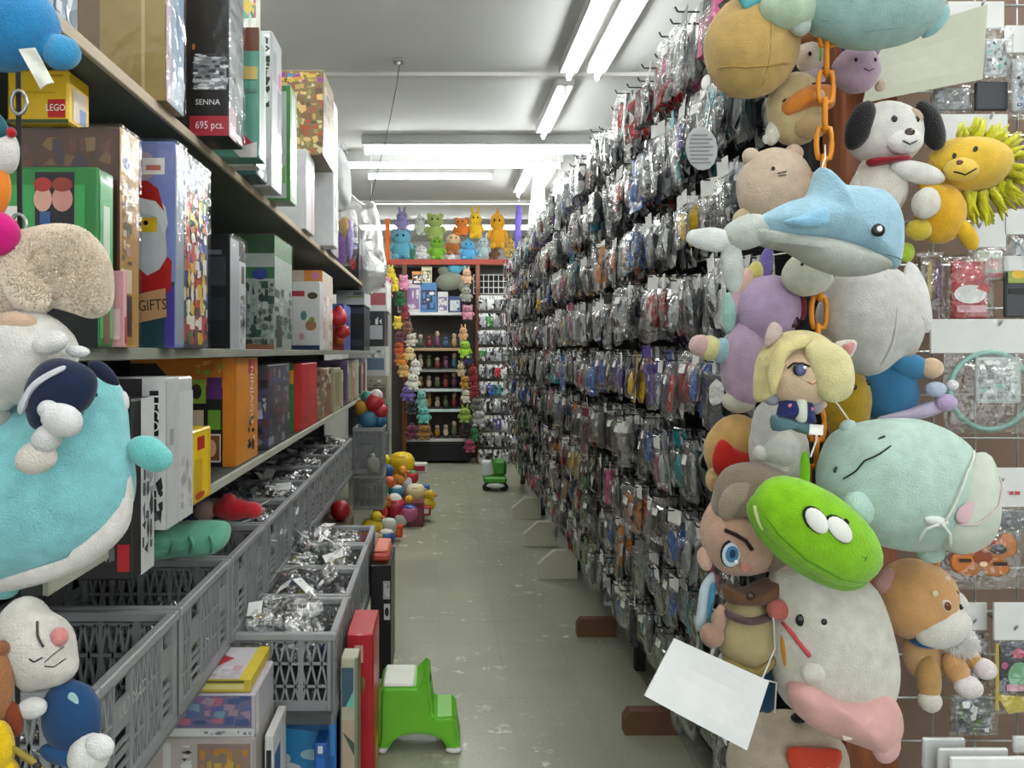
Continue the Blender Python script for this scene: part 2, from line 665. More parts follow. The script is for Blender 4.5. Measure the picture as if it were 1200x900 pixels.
# ------------------------------------------------------------------ the room
CEIL = 3.4
def mk_floor():
    m, nt, b, out = new_mat('vinyl_floor_tile')
    tc = nt.nodes.new('ShaderNodeNewGeometry')
    n1 = nt.nodes.new('ShaderNodeTexNoise')
    n1.inputs['Scale'].default_value = 1.7
    n1.inputs['Detail'].default_value = 4
    link(nt, tc.outputs['Position'], n1.inputs['Vector'])
    n2 = nt.nodes.new('ShaderNodeTexNoise')
    n2.inputs['Scale'].default_value = 90
    n2.inputs['Detail'].default_value = 3
    link(nt, tc.outputs['Position'], n2.inputs['Vector'])
    rgb = nt.nodes.new('ShaderNodeRGB')
    rgb.outputs[0].default_value = (*lin('#9b9e88'), 1)
    c1 = vary(nt, rgb.outputs[0], n1.outputs['Fac'], .86, 1.1)
    c2 = vary(nt, c1, n2.outputs['Fac'], .9, 1.1)
    oi = nt.nodes.new('ShaderNodeObjectInfo')
    mr = nt.nodes.new('ShaderNodeMapRange')
    mr.inputs['To Min'].default_value = .97
    mr.inputs['To Max'].default_value = 1.03
    link(nt, oi.outputs['Random'], mr.inputs['Value'])
    sc = nt.nodes.new('ShaderNodeVectorMath')
    sc.operation = 'SCALE'
    link(nt, c2, sc.inputs[0])
    link(nt, mr.outputs[0], sc.inputs['Scale'])
    # pale scuffs worn into the tile
    n3 = nt.nodes.new('ShaderNodeTexNoise')
    n3.inputs['Scale'].default_value = 9
    n3.inputs['Detail'].default_value = 8
    n3.inputs['Roughness'].default_value = .72
    link(nt, tc.outputs['Position'], n3.inputs['Vector'])
    rp = nt.nodes.new('ShaderNodeValToRGB')
    rp.color_ramp.elements[0].position = .575
    rp.color_ramp.elements[1].position = .63
    link(nt, n3.outputs['Fac'], rp.inputs[0])
    n4 = nt.nodes.new('ShaderNodeTexNoise')
    n4.inputs['Scale'].default_value = 1.1
    link(nt, tc.outputs['Position'], n4.inputs['Vector'])
    rq = nt.nodes.new('ShaderNodeValToRGB')
    rq.color_ramp.elements[0].position = .44
    rq.color_ramp.elements[1].position = .54
    link(nt, n4.outputs['Fac'], rq.inputs[0])
    mu = nt.nodes.new('ShaderNodeMath')
    mu.operation = 'MULTIPLY'
    link(nt, rp.outputs[0], mu.inputs[0])
    link(nt, rq.outputs[0], mu.inputs[1])
    mx = nt.nodes.new('ShaderNodeMix')
    mx.data_type = 'RGBA'
    link(nt, mu.outputs[0], mx.inputs[0])
    link(nt, sc.outputs[0], mx.inputs[6])
    mx.inputs[7].default_value = (*lin('#d5d7ca'), 1)
    link(nt, mx.outputs[2], b.inputs['Base Color'])
    b.inputs['Roughness'].default_value = .38
    bump(nt, n2.outputs['Fac'], b, .08, .001)
    return m
M['floor'] = mk_floor()
M['ceiling'] = mk_surface('ceiling_board', '#cfd0ce', .9, (.95, 1.04), 1.2, 220, .1, .001)
M['wall'] = mk_surface('wall_paint', '#b4b4ae', .85, (.96, 1.03), 1.5, 160, .1, .001)

floor = struct(MB().box(-4, 5, -3, 14, -.1, -.002).obj('floor', mk_surface('floor_base', '#8a8d7d', .6), None, '#6f7264'))
tile_me = None
for i in range(6):
    for j in range(36):
        x, y = -.62 + i * .304, 2.3 + j * .304
        if tile_me is None:
            t0 = MB().cbox(0, .3034, 0, .3034, -.002, 0, .0003).obj('floor_tile', 'floor', floor)
            tile_me, t = t0.data, t0
        else:
            t = bpy.data.objects.new('floor_tile', tile_me)
            COL.objects.link(t)
            t.parent = floor
        t.location = (x, y, 0)

ceiling = struct(MB().box(-4, 5, -3, 14, CEIL, CEIL + .1).obj('ceiling', 'ceiling'))
struct(MB().box(-4, 5, 13.6, 13.7, 0, CEIL).obj('wall_back', 'wall'))
struct(MB().box(-1.3, -1.2, -3, 13.6, 0, CEIL).obj('wall_left', 'wall'))
struct(MB().box(4.6, 4.7, -3, 13.6, 0, CEIL).obj('wall_right', 'wall'))
struct(MB().box(-1.2, 4.6, 5.36, 5.42, CEIL - .025, CEIL).obj('trim_1', 'matte', None, '#c9c9c4'))
struct(MB().box(-1.2, 4.6, 9.9, 9.95, CEIL - .03, CEIL).obj('trim_2', 'matte', None, '#d2d3ce'))

# ------------------------------------------------------------------ fluorescent lights
def fixture(x, y, length, along, tubes, label, z=CEIL, drop=.1, lit=True):
    root = thing('fluorescent_light', label, 'light', (x, y, z - drop), 'ceiling strip lights')
    def bx(a0, a1, b0, b1, z0, z1):
        return (x + a0, x + a1, y + b0, y + b1, z0, z1) if along == 'y' else (x + b0, x + b1, y + a0, y + a1, z0, z1)
    w = .012 + .05 * tubes
    h = length / 2
    MB().cbox(*bx(-w, w, -h, h, z - drop + .03, z - .001 if drop < .15 else z - drop + .07), .006).obj('housing', 'matte', root, '#9fa09d')
    for k in range(tubes):
        o = (k - (tubes - 1) / 2) * .09
        a, b = (x + o, y - h + .03, z - drop), (x + o, y + h - .03, z - drop)
        if along == 'x':
            a, b = (x - h + .03, y + o, z - drop), (x + h - .03, y + o, z - drop)
        MB().tube([a, b], .017, 10).obj('tube', 'tube', root, smooth=True)
        for e, q in ((a, .02), (b, -.02)):
            c = Vector(e)
            MB().obox(c, (.012, 0, 0), (0, .012, 0), (0, 0, .03)).obj('lamp_holder', 'solid', root, '#e4e4e0')
    return root
LX = .89
fixture(LX - .02, 4.55, 1.3, 'y', 1, 'bright strip light nearest overhead, running along the aisle')
fixture(LX + .17, 4.55, 1.3, 'y', 1, 'second overhead strip light, alongside the nearest one, to its right')
fixture(LX + .0, 6.02, 1.2, 'y', 1, 'single strip light continuing the overhead row farther down the aisle')
fixture(.35, 7.0, 2.1, 'x', 2, 'double strip light crossing the aisle, the nearer of the crosswise rows', drop=.12)
fixture(.1, 7.5, 2.2, 'x', 1, 'long thin strip light crossing the aisle behind the double one', drop=.14)
fixture(-.1, 8.15, 1.35, 'x', 1, 'short strip light hung below the crosswise rows', drop=.1)
fixture(.93, 8.5, 1.2, 'y', 1, 'left far strip light running away above the back rack')
fixture(1.15, 8.5, 1.2, 'y', 1, 'middle far strip light running away above the back rack')
fixture(1.4, 8.9, 1.2, 'y', 1, 'right far strip light running away above the back rack')
fixture(.35, 11.5, 3.2, 'x', 2, 'strip light glowing behind the plush toys on the back display', drop=.1)
fixture(LX - .02, 3.05, 1.3, 'y', 1, 'strip light over the aisle just above the top of the picture')
for k, yy in enumerate((1.6, .2, -1.2)):
    fixture(LX - .02, yy, 1.3, 'y', 1, ['strip light above the cluster of plush toys', 'strip light above the viewer in the aisle', 'strip light behind the viewer in the aisle'][k])
    fixture(-.55, yy + .4, 1.3, 'y', 1, ['strip light above the toy shelves', 'strip light above the near end of the toy shelves', 'strip light at the back above the toy shelves'][k])
    fixture(2.4, yy + 1.2, 1.3, 'y', 2, ['strip light over the next aisle', 'strip light over the near next aisle', 'strip light over the nearest end of the next aisle'][k])

fixture(-.55, 3.3, 1.25, 'y', 1, 'added strip light, out of view above the top-shelf cartons')  # extra fixture added above the frame to raise the overall light
for k, yy in enumerate((4.3, 5.8, 7.3, 8.8)):  # unseen row added for more bounce off the ceiling and back
    fixture(2.4, yy, 1.3, 'y', 2, 'added strip light, unseen over the next aisle, behind the rack, %s one along' % ['first', 'second', 'third', 'fourth'][k])
# suspension wires, rail and ceiling socket
def simple(name, label, cat, mb, mat, color='#ffffff', smooth=False, group=None):
    return tag(mb.obj(name, mat, None, color, smooth), label, cat, group)
simple('hanging_rail', 'thin white rail hung across the ceiling before the back display', 'rail', MB().tube([(-1.2, 8.6, 3.1), (2.2, 8.6, 3.1)], .008, 6), 'matte', '#e6e6e2')
for px, lab in ((435, 'left hanging wire of the crosswise lights'), (654, 'right hanging wire of the crosswise lights, beside the hanging packs')):
    a = P(px, 160, 6.9)
    simple('suspension_wire', lab, 'wire', MB().tube([(a.x, 6.9, CEIL), (a.x, 6.9, CEIL - .6), (a.x, 6.9, 2.72)], .003, 5), 'matte', '#c8cac8')
sock = thing('ceiling_socket', 'small square ceiling socket with a grey cable hanging from it', 'socket', (P(467, 70, 5.13).x, 5.13, CEIL - .03))
MB().cbox(sock.location.x - .035, sock.location.x + .035, 5.09, 5.17, CEIL - .02, CEIL, .004).obj('plate', 'matte', sock, '#8e8f84')
MB().ell((sock.location.x, 5.12, CEIL - .025), (.014, .014, .012), None, 10, 6).obj('plug', 'solid', sock, '#dcdcd6', smooth=True)
MB().tube([P(468, 76, 5.12), P(465, 100, 5.4), P(452, 165, 5.8), P(440, 210, 5.9), P(434, 236, 5.9)], .004, 6).obj('cable', 'solid', sock, '#6c6e6c', smooth=True)

# ------------------------------------------------------------------ left shelving
SX = -.62                                            # front edge of the shelves
shelf = thing('shelving_unit', 'long grey store shelving unit with toy boxes along the left of the aisle', 'shelf', (-.85, 4.1, 0))
MB().box(-1.12, -1.10, 1.22, 7.1, 0, 2.3).obj('back_panel', 'matte', shelf, '#3c3f3a')
for y in (1.24, 3.2, 5.15, 7.06):
    MB().cbox(-1.10, -1.06, y - .02, y + .02, 0, 2.3, .004).obj('upright', 'matte', shelf, '#4b4e4a')
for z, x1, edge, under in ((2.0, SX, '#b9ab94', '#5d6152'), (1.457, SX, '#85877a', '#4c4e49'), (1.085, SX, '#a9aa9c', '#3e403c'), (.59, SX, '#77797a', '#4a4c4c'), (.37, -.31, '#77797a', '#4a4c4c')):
    y0 = 1.22 if z > .5 else 2.27
    y1 = 7.1 if z > .5 else 3.76
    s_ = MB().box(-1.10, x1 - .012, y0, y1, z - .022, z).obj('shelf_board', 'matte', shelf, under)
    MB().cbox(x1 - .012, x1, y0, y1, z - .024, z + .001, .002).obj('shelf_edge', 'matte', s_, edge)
for z, x1 in ((.59, SX), (.37, -.31)):
    for y in (2.4, 3.6, 4.9) if z > .5 else (2.4, 3.6):
        MB().box(-1.1, x1 - .05, y - .015, y + .015, z - .06, z - .022).obj('bracket', 'matte', shelf, '#4a4c4c')

# ------------------------------------------------------------------ grey lattice baskets
def lattice(mb, A, B, C, nrm, cells, t=.006, plates=True):
    """lattice panel: A origin, B along, C up (vectors), t thickness along nrm"""
    A, B, C = Vector(A), Vector(B), Vector(C)
    def pt(u, v):
        return A + B * u + C * v
    w = .007
    for v in (.02, .34, .66, .97):
        mb.bar(pt(0, v), pt(1, v), w, t, nrm)
    for i in range(cells + 1):
        u = i / cells
        mb.bar(pt(u, 0), pt(u, 1), .016 if i % 2 == 0 else .009, t * 1.5, nrm)
    for i in range(cells):
        u0, u1 = i / cells, (i + 1) / cells
        if plates and i % 3 == 1:                                # plate with louvres
            mb.obox(pt((u0 + u1) / 2, .66), B * (u1 - u0) * .42, C * .13, Vector(nrm) * t * .5)
            for q in range(4):
                v = .12 + q * .1
                mb.bar(pt(u0 + .02, v), pt(u1 - .02, v), .007, t, nrm)
        else:
            n = 3
            for q in range(n):
                a, b, c = u0 + (u1 - u0) * q / n, u0 + (u1 - u0) * (q + .5) / n, u0 + (u1 - u0) * (q + 1) / n
                for v0, v1 in ((.02, .34), (.66, .34), (.66, .97)):
                    mb.bar(pt(a, v0), pt(b, v1), .006, t, nrm)
                    mb.bar(pt(b, v1), pt(c, v0), .006, t, nrm)

def make_basket(w, l, h, label):
    root = thing('lattice_basket', label, 'basket', (0, 0, 0), 'grey lattice baskets on the left shelves')
    g = '#8b8d8e'
    x, y = w / 2, l / 2
    i = .012
    rim = MB()
    for a, b, c, d in ((-x, x, -y, -y + .022), (-x, x, y - .022, y), (-x, -x + .022, -y + .022, y - .022), (x - .022, x, -y + .022, y - .022)):
        rim.cbox(a, b, c, d, h - .022, h, .003)
    rim.obj('rim', 'solid', root, '#989a9b')
    for sx in (-1, 1):
        for sy in (-1, 1):
            cx, cy = sx * (x - i - .004), sy * (y - i - .004)
            MB().cbox(cx - .012, cx + .012, cy - .012, cy + .012, 0, h - .022, .002).obj('corner_post', 'solid', root, g)
    MB().box(-x + i, x - i, -y + i, y - i, 0, .008).obj('base', 'solid', root, '#4b4d4e')
    hh = h - .022
    for sy in (-1, 1):
        p = MB()
        lattice(p, (-x + i, sy * (y - i), 0), (w - 2 * i, 0, 0), (0, 0, hh), (0, 1, 0), 5, .006, False)
        p.bar((-x + i, sy * (y - i), .015), (x - i, sy * (y - i), .015), .03, .008, (0, 1, 0))
        p.obj('end_panel', 'solid', root, g)
    for sx in (-1, 1):
        p = MB()
        lattice(p, (sx * (x - i), -y + i, 0), (0, l - 2 * i, 0), (0, 0, hh), (1, 0, 0), 5)
        p.bar((sx * (x - i), -y + i, .012), (sx * (x - i), y - i, .012), .024, .02, (1, 0, 0))
        p.obj('side_panel', 'solid', root, g)
    return root

ORD = ['first', 'second', 'third', 'fourth', 'fifth', 'sixth', 'seventh', 'eighth', 'ninth', 'tenth', 'eleventh', 'twelfth', 'thirteenth', 'fourteenth', 'fifteenth', 'sixteenth', 'seventeenth', 'eighteenth', 'nineteenth', 'twentieth']
def ordinal(i):
    if i < 20:
        return ORD[i]
    t = ['twenty', 'thirty', 'forty', 'fifty', 'sixty'][(i + 1) // 10 - 2]
    u = (i + 1) % 10
    return (t[:-1] + 'ieth') if u == 0 else t + '-' + ORD[u - 1]

up_proto = make_basket(.44, .44, .255, 'x')
lo_proto = make_basket(.50, .35, .235, 'x')
upper_b, lower_b = [], []
for k in range(9):
    o = up_proto if k == 0 else copy_tree(up_proto)
    o.location = (-.62 - .215 + .006, 1.58 + .45 * k, .59)
    o['label'] = 'grey lattice basket on the middle shelf, %s from the near end' % ordinal(k)
    upper_b.append(o)
for k in range(4):
    o = lo_proto if k == 0 else copy_tree(lo_proto)
    o.location = (-.31 - .25, 2.475 + .362 * k, .37)
    o['label'] = 'grey lattice basket in the lower protruding row, %s from the near end' % ordinal(k)
    lower_b.append(o)
PLOC[upper_b[0].name] = upper_b[0].location.copy()
lettering('ULTIMATE', .04, (SX + .0025, 1.555, .59 + .16), 'aisle', '#b9bbbb', upper_b[0], 0, .8)

# clear bags of small parts that fill the baskets
def make_bag(seed):
    rr = random.Random(seed)
    root = thing('clear_bag', 'x', 'bag', (0, 0, 0))
    n = 12
    outl = [(.075 * math.cos(t * 2 * math.pi / n) * rr.uniform(.8, 1.1), .055 * math.sin(t * 2 * math.pi / n) * rr.uniform(.8, 1.1), rr.uniform(-.008, .008)) for t in range(n)]
    MB().pillow(outl, (0, 0, 0), .024, .024, (0, 0, -1), 4, .7, seed).obj('film', 'bag', root)
    mb = MB()
    for q in range(9):
        c = (rr.uniform(-.045, .045), rr.uniform(-.03, .03), rr.uniform(-.008, .008))
        a = Vector((rr.gauss(0, 1), rr.gauss(0, 1), rr.gauss(0, .4))).normalized()
        b = a.orthogonal().normalized()
        g = rr.choice((.02, .05, .12, .3, .6, .8))
        col = (g, g, g) if rr.random() < .8 else lin(rr.choice(('#2f5a9c', '#a32c2c', '#2f7a4f', '#c9a92e')))
        mb.obox(c, a * rr.uniform(.008, .022), b * rr.uniform(.004, .011), a.cross(b) * .004, col)
    mb.obj('small_parts', 'print', root)
    if seed % 2:
        MB().obox((.035, .01, .026), (.03, 0, .004), (0, .02, .003), (0, 0, .0008)).obj('paper_label', 'paper', root, '#e9e9e6')
    return root
bag_protos = [make_bag(s) for s in range(1, 7)]
bag_used = [False] * 6
def drop_bag(loc, rr, label, group, scale=1.0):
    k = rr.randrange(6)
    if bag_used[k]:
        o = copy_tree(bag_protos[k])
    else:
        o = bag_protos[k]
        bag_used[k] = True
    o.location = loc
    o.rotation_euler = (rr.uniform(-.5, .5), rr.uniform(-.5, .5), rr.uniform(0, 6.28))
    o.scale = (scale,) * 3
    o['label'], o['group'] = label, group
rb = random.Random(5)
for row, bs in (('middle', upper_b), ('lower', lower_b)):
    for k, b in enumerate(bs):
        if row == 'middle' and k == 0:
            top, n = .09, 5
        elif row == 'middle' and k in (1, 2):
            top, n = .14, 6
        else:
            top, n = .215, 9
        for q in range(n):
            gx, gy = (q % 3 - 1) * .12, (q // 3 - 1) * .1
            z = top + rb.uniform(-.02, .02) + (.02 if q % 2 else 0)
            lab = 'crumpled clear bag, %s in the %s %s-row basket' % (['near left', 'near middle', 'near right', 'centre left', 'central', 'centre right', 'far left', 'far middle', 'far right'][q], ordinal(k), row)
            drop_bag((b.location.x + gx + rb.uniform(-.02, .02), b.location.y + gy + rb.uniform(-.015, .015), b.location.z + z), rb, lab, 'bags in the %s %s basket' % (ordinal(k), row), rb.uniform(1.0, 1.25))
        if top > .1:                                  # deeper layer that carries the upper one
            for q in range(6):
                lab = 'clear bag buried %s under the others in the %s %s-row basket' % (['near left', 'near middle', 'near right', 'far left', 'far middle', 'far right'][q], ordinal(k), row)
                drop_bag((b.location.x + (q % 3 - 1) * .13, b.location.y + (q // 3 - .5) * .15, b.location.z + top - .07), rb, lab, 'bags in the %s %s basket' % (ordinal(k), row), 1.3)
for k, o in enumerate(bag_protos):
    if not bag_used[k]:
        for c in list(o.children):
            bpy.data.objects.remove(c)
        bpy.data.objects.remove(o)

# ------------------------------------------------------------------ boxes on the left shelves
def yx(px, x):
    """distance at which a point of the plane X = x appears at photo column px"""
    return F * x / (px - CX)

MIX = ['#c23b2e', '#e0b92f', '#2f62b0', '#f0ede2', '#3a8a4a', '#20242c', '#d98a2c']
GREY = ['#2b2d30', '#55585c', '#8d9094', '#c9cccf', '#eef0f0']
Z2, Z1, Z0 = 2.001, 1.458, 1.086
LOGO = lambda u, v, w, h: ('r', u - w / 2, v - h / 2, u + w / 2, v + h / 2, '#c0161c')

# --- eye-level shelf
carton('toy_box', 'green carton with a black window and two printed faces, at the near end', 'box', (-.83, -.60, 1.35, 1.415, Z1, 1.775), '#2c7a3c',
       {'cam': [('r', .04, .62, .9, .9, '#3f9a52'), ('r', .0, .0, 1, .58, '#14181a'), ('r', .52, .66, .82, .97, '#23202a'), ('e', .58, .82, .07, .07, '#d3a08e'), ('e', .73, .82, .08, .07, '#c98f83'), ('e', .58, .9, .07, .04, '#a8322e'), ('e', .73, .9, .08, .04, '#8d3a2d'), ('r', .56, .68, .64, .75, '#34598a'), ('r', .2, .62, .42, .78, '#dfe0d2'), ('r', .23, .68, .39, .7, '#c06a5a')],
        'aisle': [('r', .1, .05, .9, .95, '#57a868'), ('r', .3, .3, .7, .8, '#c9d8c4'), ('r', .3, .02, .7, .3, '#7a5a4a')]})
carton('toy_box', 'dark brown carton with gold relief print and a shiny tan side', 'box', (-.90, -.60, 1.44, 1.53, Z1, 1.872), '#4a2c1c',
       {'cam': [('r', .03, .62, .97, .97, '#55301c'), ('n', .3, .66, .95, .95, 9, 4, ['#7a5836', '#3d2a3a', '#8a6a40', '#46301f', '#6b3a2a'], 3), ('r', .0, .0, .97, .4, '#3a2418'), ('r', .05, .78, .4, .82, '#8a3e22')],
        'aisle': [('r', 0, 0, 1, 1, '#b98b3c'), ('r', .05, .8, .5, .97, '#d8c8a0'), ('e', .3, .85, .2, .03, '#3e4a86'), ('r', .05, .25, .6, .36, '#e6d2b6'), ('r', .05, .05, .6, .24, '#3c2a33'), ('n', .05, .38, .6, .76, 2, 10, ['#c98f86', '#8a7046', '#e0c9a8', '#5d4a35'], 8)]}, wrap=True)
carton('pink_box', 'small pink carton wedged before the tan-sided box', 'box', (-.66, -.585, 1.425, 1.438, Z1, 1.60), '#d59aa0',
       {'cam': [('r', .1, .1, .9, .5, '#e9c3c4'), ('r', .2, .04, .5, .12, '#b8343a')], 'aisle': [('r', .1, .05, .9, .4, '#a83a40')]})
carton('building_set_box', 'yellow carton with a red square logo lying under the top shelf', 'box', (-.80, -.686, 1.42, 1.506, 1.8725, 1.972), '#e3b81c',
       {'cam': [('r', .0, .0, 1, .07, '#3a4a22'), ('r', .67, .1, .95, .44, '#c0161c'), ('r', .55, .86, .92, .9, '#b98a10'), ('r', .3, .55, .8, .58, '#cda416')],
        'aisle': [('r', .2, .1, .8, .7, '#c9b7a0'), ('r', .5, .1, .8, .4, '#5a7ab0')]}, [('LEGO', .018, 'cam', .81, .27, '#f4f4f0', 0, .8)])
carton('santa_box', 'tall blue carton picturing a bearded Santa with a gift sack', 'box', (-.86, -.586, 1.70, 1.765, Z1, 1.915), '#7f8fc0',
       {'cam': [('r', .6, 0, 1, 1, '#7f8cc4'), ('e', .75, .88, .1, .07, '#b0a0a8'), ('r', .74, .84, .92, .92, '#eceae4'), ('r', .77, .86, .89, .885, '#d07a72'),
                ('r', .68, 0, 1, .32, '#284a50'), ('r', .92, 0, 1, .3, '#4a3f96'),
                ('p', [(.70, .27), (.97, .27), (.98, .42), (.9, .47), (.70, .42)], '#b3231f'),
                ('p', [(.69, .66), (.9, .62), (.93, .56), (.94, .44), (.88, .38), (.78, .35), (.69, .4)], '#c6cbcd'),
                ('r', .69, .56, .86, .63, '#e0b92a'), ('e', .77, .605, .02, .012, '#20140c'), ('e', .72, .6, .02, .012, '#20140c'),
                ('p', [(.69, .66), (.86, .63), (.92, .55), (.95, .6), (.93, .68), (.85, .74), (.69, .75)], '#d8dcdc'),
                ('p', [(.69, .73), (.85, .71), (.92, .66), (.87, .77), (.78, .81), (.69, .81)], '#b3231f'),
                ('p', [(.70, .12), (.94, .15), (.93, .29), (.71, .26)], '#c99a6c')],
        'aisle': [('r', .1, .02, .9, .98, '#98a2b0')]}, [('GIFTS', .034, 'cam', .825, .205, '#1a1410', 4, .75)], wrap=True)
carton('figure_set_box', 'tall carton covered with tiny yellow, red and blue figures', 'box', (-.80, -.602, 1.80, 2.0, Z1, 1.918), '#343a50',
       {'aisle': [('n', .03, .02, .97, .97, 7, 13, ['#e3b62a', '#c63a2c', '#2c55a8', '#f0ead8', '#e08a2a', '#233a6a', '#b04a30', '#3d8a4a', '#7a3a60'], 21), ('r', .12, .84, .5, .93, '#2f5aa0'), ('n', .1, .1, .9, .8, 5, 9, ['#e9c23a', '#1f4aa0', '#d94a30', '#eee6d8'], 5)],
        'cam': [('r', 0, 0, 1, 1, '#39406a')]}, wrap=True)
carton('dark_box', 'black carton with a printed grey vehicle and a white shiny edge', 'box', (-.86, -.622, 2.28, 2.46, Z1, 1.80), '#1c1e20',
       {'cam': [('r', .1, .55, .95, .8, '#3d4144'), ('r', .3, .25, .95, .45, '#2c3336'), ('r', .2, .82, .9, .86, '#6c7074')],
        'aisle': [('r', 0, .0, .55, .97, '#b9bec2'), ('r', .55, .0, 1, .8, '#d7dadc'), ('r', .7, .6, .9, .76, '#1e2022'), ('n', .62, .05, .95, .5, 2, 6, GREY, 4)]}, wrap=True)
carton('playset_box', 'carton with a green top panel and a grey-green photo of parts', 'box', (-.85, -.63, 2.93, 3.27, Z1, 1.895), '#aeb6ae',
       {'cam': [('r', 0, .84, 1, 1, '#3a5a3c'), ('r', 0, .62, 1, .72, '#3f7a46'), ('e', .75, .66, .14, .05, '#3a4a98'), ('n', .3, .04, 1, .6, 7, 9, ['#5f7a6a', '#8fa59a', '#3f5a52', '#c9d0cc', '#7a8a7c', '#40484a'], 9), ('r', .3, 0, 1, .05, '#a9714f')],
        'aisle': [('r', 0, .82, 1, 1, '#6f9c78'), ('r', 0, .5, 1, .82, '#b9c6bd'), ('n', 0, .1, 1, .55, 4, 6, ['#4f6a60', '#9fb0a6', '#2f5a58', '#d0d4d0'], 10), ('r', .1, .02, .4, .3, '#26282a')]}, wrap=True)
carton('orange_top_box', 'carton with an orange top band behind the white craft box', 'box', (-.84, -.64, 4.2, 4.6, Z1, 1.895), '#d9cdbb',
       {'cam': [('r', 0, 0, 1, 1, '#d9cdbb'), ('r', .5, .86, 1, 1, '#d98a3a'), ('e', .8, .93, .12, .05, '#c97a9a')], 'aisle': [('r', 0, .7, 1, .9, '#d8c8c0'), ('n', 0, .05, 1, .7, 3, 6, ['#e5dccf', '#c9a090', '#f0e8e4', '#b8a498'], 4)]})
carton('craft_box', 'white carton with a small printed green and brown creature', 'box', (-.84, -.63, 4.04, 4.18, Z1, 1.82), '#dadada',
       {'cam': [('r', .02, .0, 1, .98, '#dcdcda'), ('r', .3, .78, .62, .86, '#b03a4a'), ('e', .82, .79, .13, .05, '#4a4426'), ('e', .6, .5, .08, .07, '#5d8a84'), ('e', .78, .36, .14, .08, '#a87a4a'), ('e', .8, .44, .07, .04, '#8a9a3a'), ('e', .55, .2, .07, .05, '#d7a0b0'), ('r', .25, 0, 1, .07, '#2a3a5a')],
        'aisle': [('r', .1, .3, .9, .9, '#cfd2d4')]})
for i, (px, py, r, c, lab) in enumerate(((397, 372, 11, '#b8242c', 'red wrapped toy'), (401, 388, 9, '#c23a34', 'round red toy'), (396, 398, 8, '#c96a34', 'orange toy'))):
    Y = 4.75 + .12 * i
    p = P(px, py, Y)
    p.z = max(p.z, Z1 + r * Y / F * .95)
    root = thing('wrapped_toy', lab + ' standing among boxes on the eye-level shelf', 'toy', (p.x, Y, p.z - r * Y / F))
    MB().ell(p, Vector((r, r, r)) * Y / F, None, 16, 10, .15, .2, i).obj('toy_body', 'solid', root, c, smooth=True)
    MB().ell(p + Vector((0, 0, r * Y / F * .9)), Vector((r, r, r)) * Y / F * .4, None, 10, 6).obj('knot', 'solid', root, c, smooth=True)
carton('black_box', 'black carton on the eye-level shelf, near its far end', 'box', (-.84, -.62, 6.3, 6.85, Z1, 1.83), '#16181b',
       {'cam': [('r', .55, .1, .95, .25, '#33373b'), ('r', .3, .82, .98, .95, '#3a4056')], 'aisle': [('r', .05, .05, .95, .95, '#24272b')]})
carton('grey_tray_box', 'pale grey carton lying on the black carton at the far end', 'box', (-.84, -.61, 6.25, 6.8, 1.8305, 1.95), '#b3b8ba',
       {'cam': [('r', .4, .5, .95, .62, '#8a9a4a'), ('r', .6, .66, .9, .86, '#5a5f6a')]})
carton('blue_red_box', 'blue and red carton behind the red toys', 'box', (-.84, -.66, 5.3, 5.7, Z1, 1.78), '#3a4f9c', {'cam': [('r', 0, 0, 1, .5, '#a53640'), ('e', .8, .4, .12, .14, '#d8a070')]})

# --- top shelf
carton('grey_blue_box', 'row of blue-grey cartons at the near end of the top shelf', 'box', (-.85, -.63, 1.26, 1.34, Z2, 2.26), '#6c7a8c', {'cam': [('n', .5, 0, 1, 1, 6, 5, ['#8f9aa6', '#3d4a60', '#b7bec4', '#55616f'], 2)], 'aisle': [('n', 0, 0, 1, 1, 3, 6, ['#8f9aa6', '#3d4a60', '#b7bec4'], 3)]})
carton('wrapped_carton', 'large tan cardboard carton wrapped in shiny clear plastic on the top shelf', 'box', (-.98, -.60, 1.684, 1.80, Z2, 2.52), '#8c7350',
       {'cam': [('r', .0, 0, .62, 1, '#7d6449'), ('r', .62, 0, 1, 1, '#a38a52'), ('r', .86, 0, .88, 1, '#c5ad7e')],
        'aisle': [('r', 0, 0, 1, 1, '#8499ac'), ('r', 0, 0, .25, 1, '#b59aa6'), ('r', .6, .1, .85, .9, '#6a8fb4'), ('r', .25, .5, .45, .8, '#a9b89c')]}, wrap=True)
carton('technic_box', 'tall black carton with a red base band reading a piece count', 'box', (-.80, -.538, 1.96, 2.10, Z2, 2.42), '#121315',
       {'cam': [('r', .62, 0, 1, .12, '#b02a3c'), ('r', .66, .28, .98, .48, '#8d9196'), ('n', .64, .28, 1, .5, 4, 10, ['#c9cdd1', '#e8eaec', '#6f7377', '#3d4044'], 7), ('e', .66, .54, .015, .02, '#b06a2a')],
        'aisle': [('r', 0, 0, .5, .2, '#b08a90'), ('r', 0, .2, 1, 1, '#6a7375'), ('n', 0, .2, 1, 1, 2, 12, ['#2b2d30', '#45484c', '#6d7074', '#8b8e92'], 6)]}, [('695 pcs.', .028, 'cam', .82, .06, '#f2e8e8', 0, .8), ('SENNA', .02, 'cam', .8, .2, '#e8e8e8')], wrap=True)
carton('pale_green_box', 'pale printed carton standing behind the teal box at the picture top', 'box', (-.78, -.545, 2.28, 2.34, Z2, 2.56), '#d8d8cc', {'cam': [('n', .6, .6, 1, 1, 5, 7, ['#4f9a86', '#e6c25a', '#f0efe6', '#7ab5a0', '#2f6a60'], 14), ('r', .97, 0, 1, 1, '#c06a7a')]})
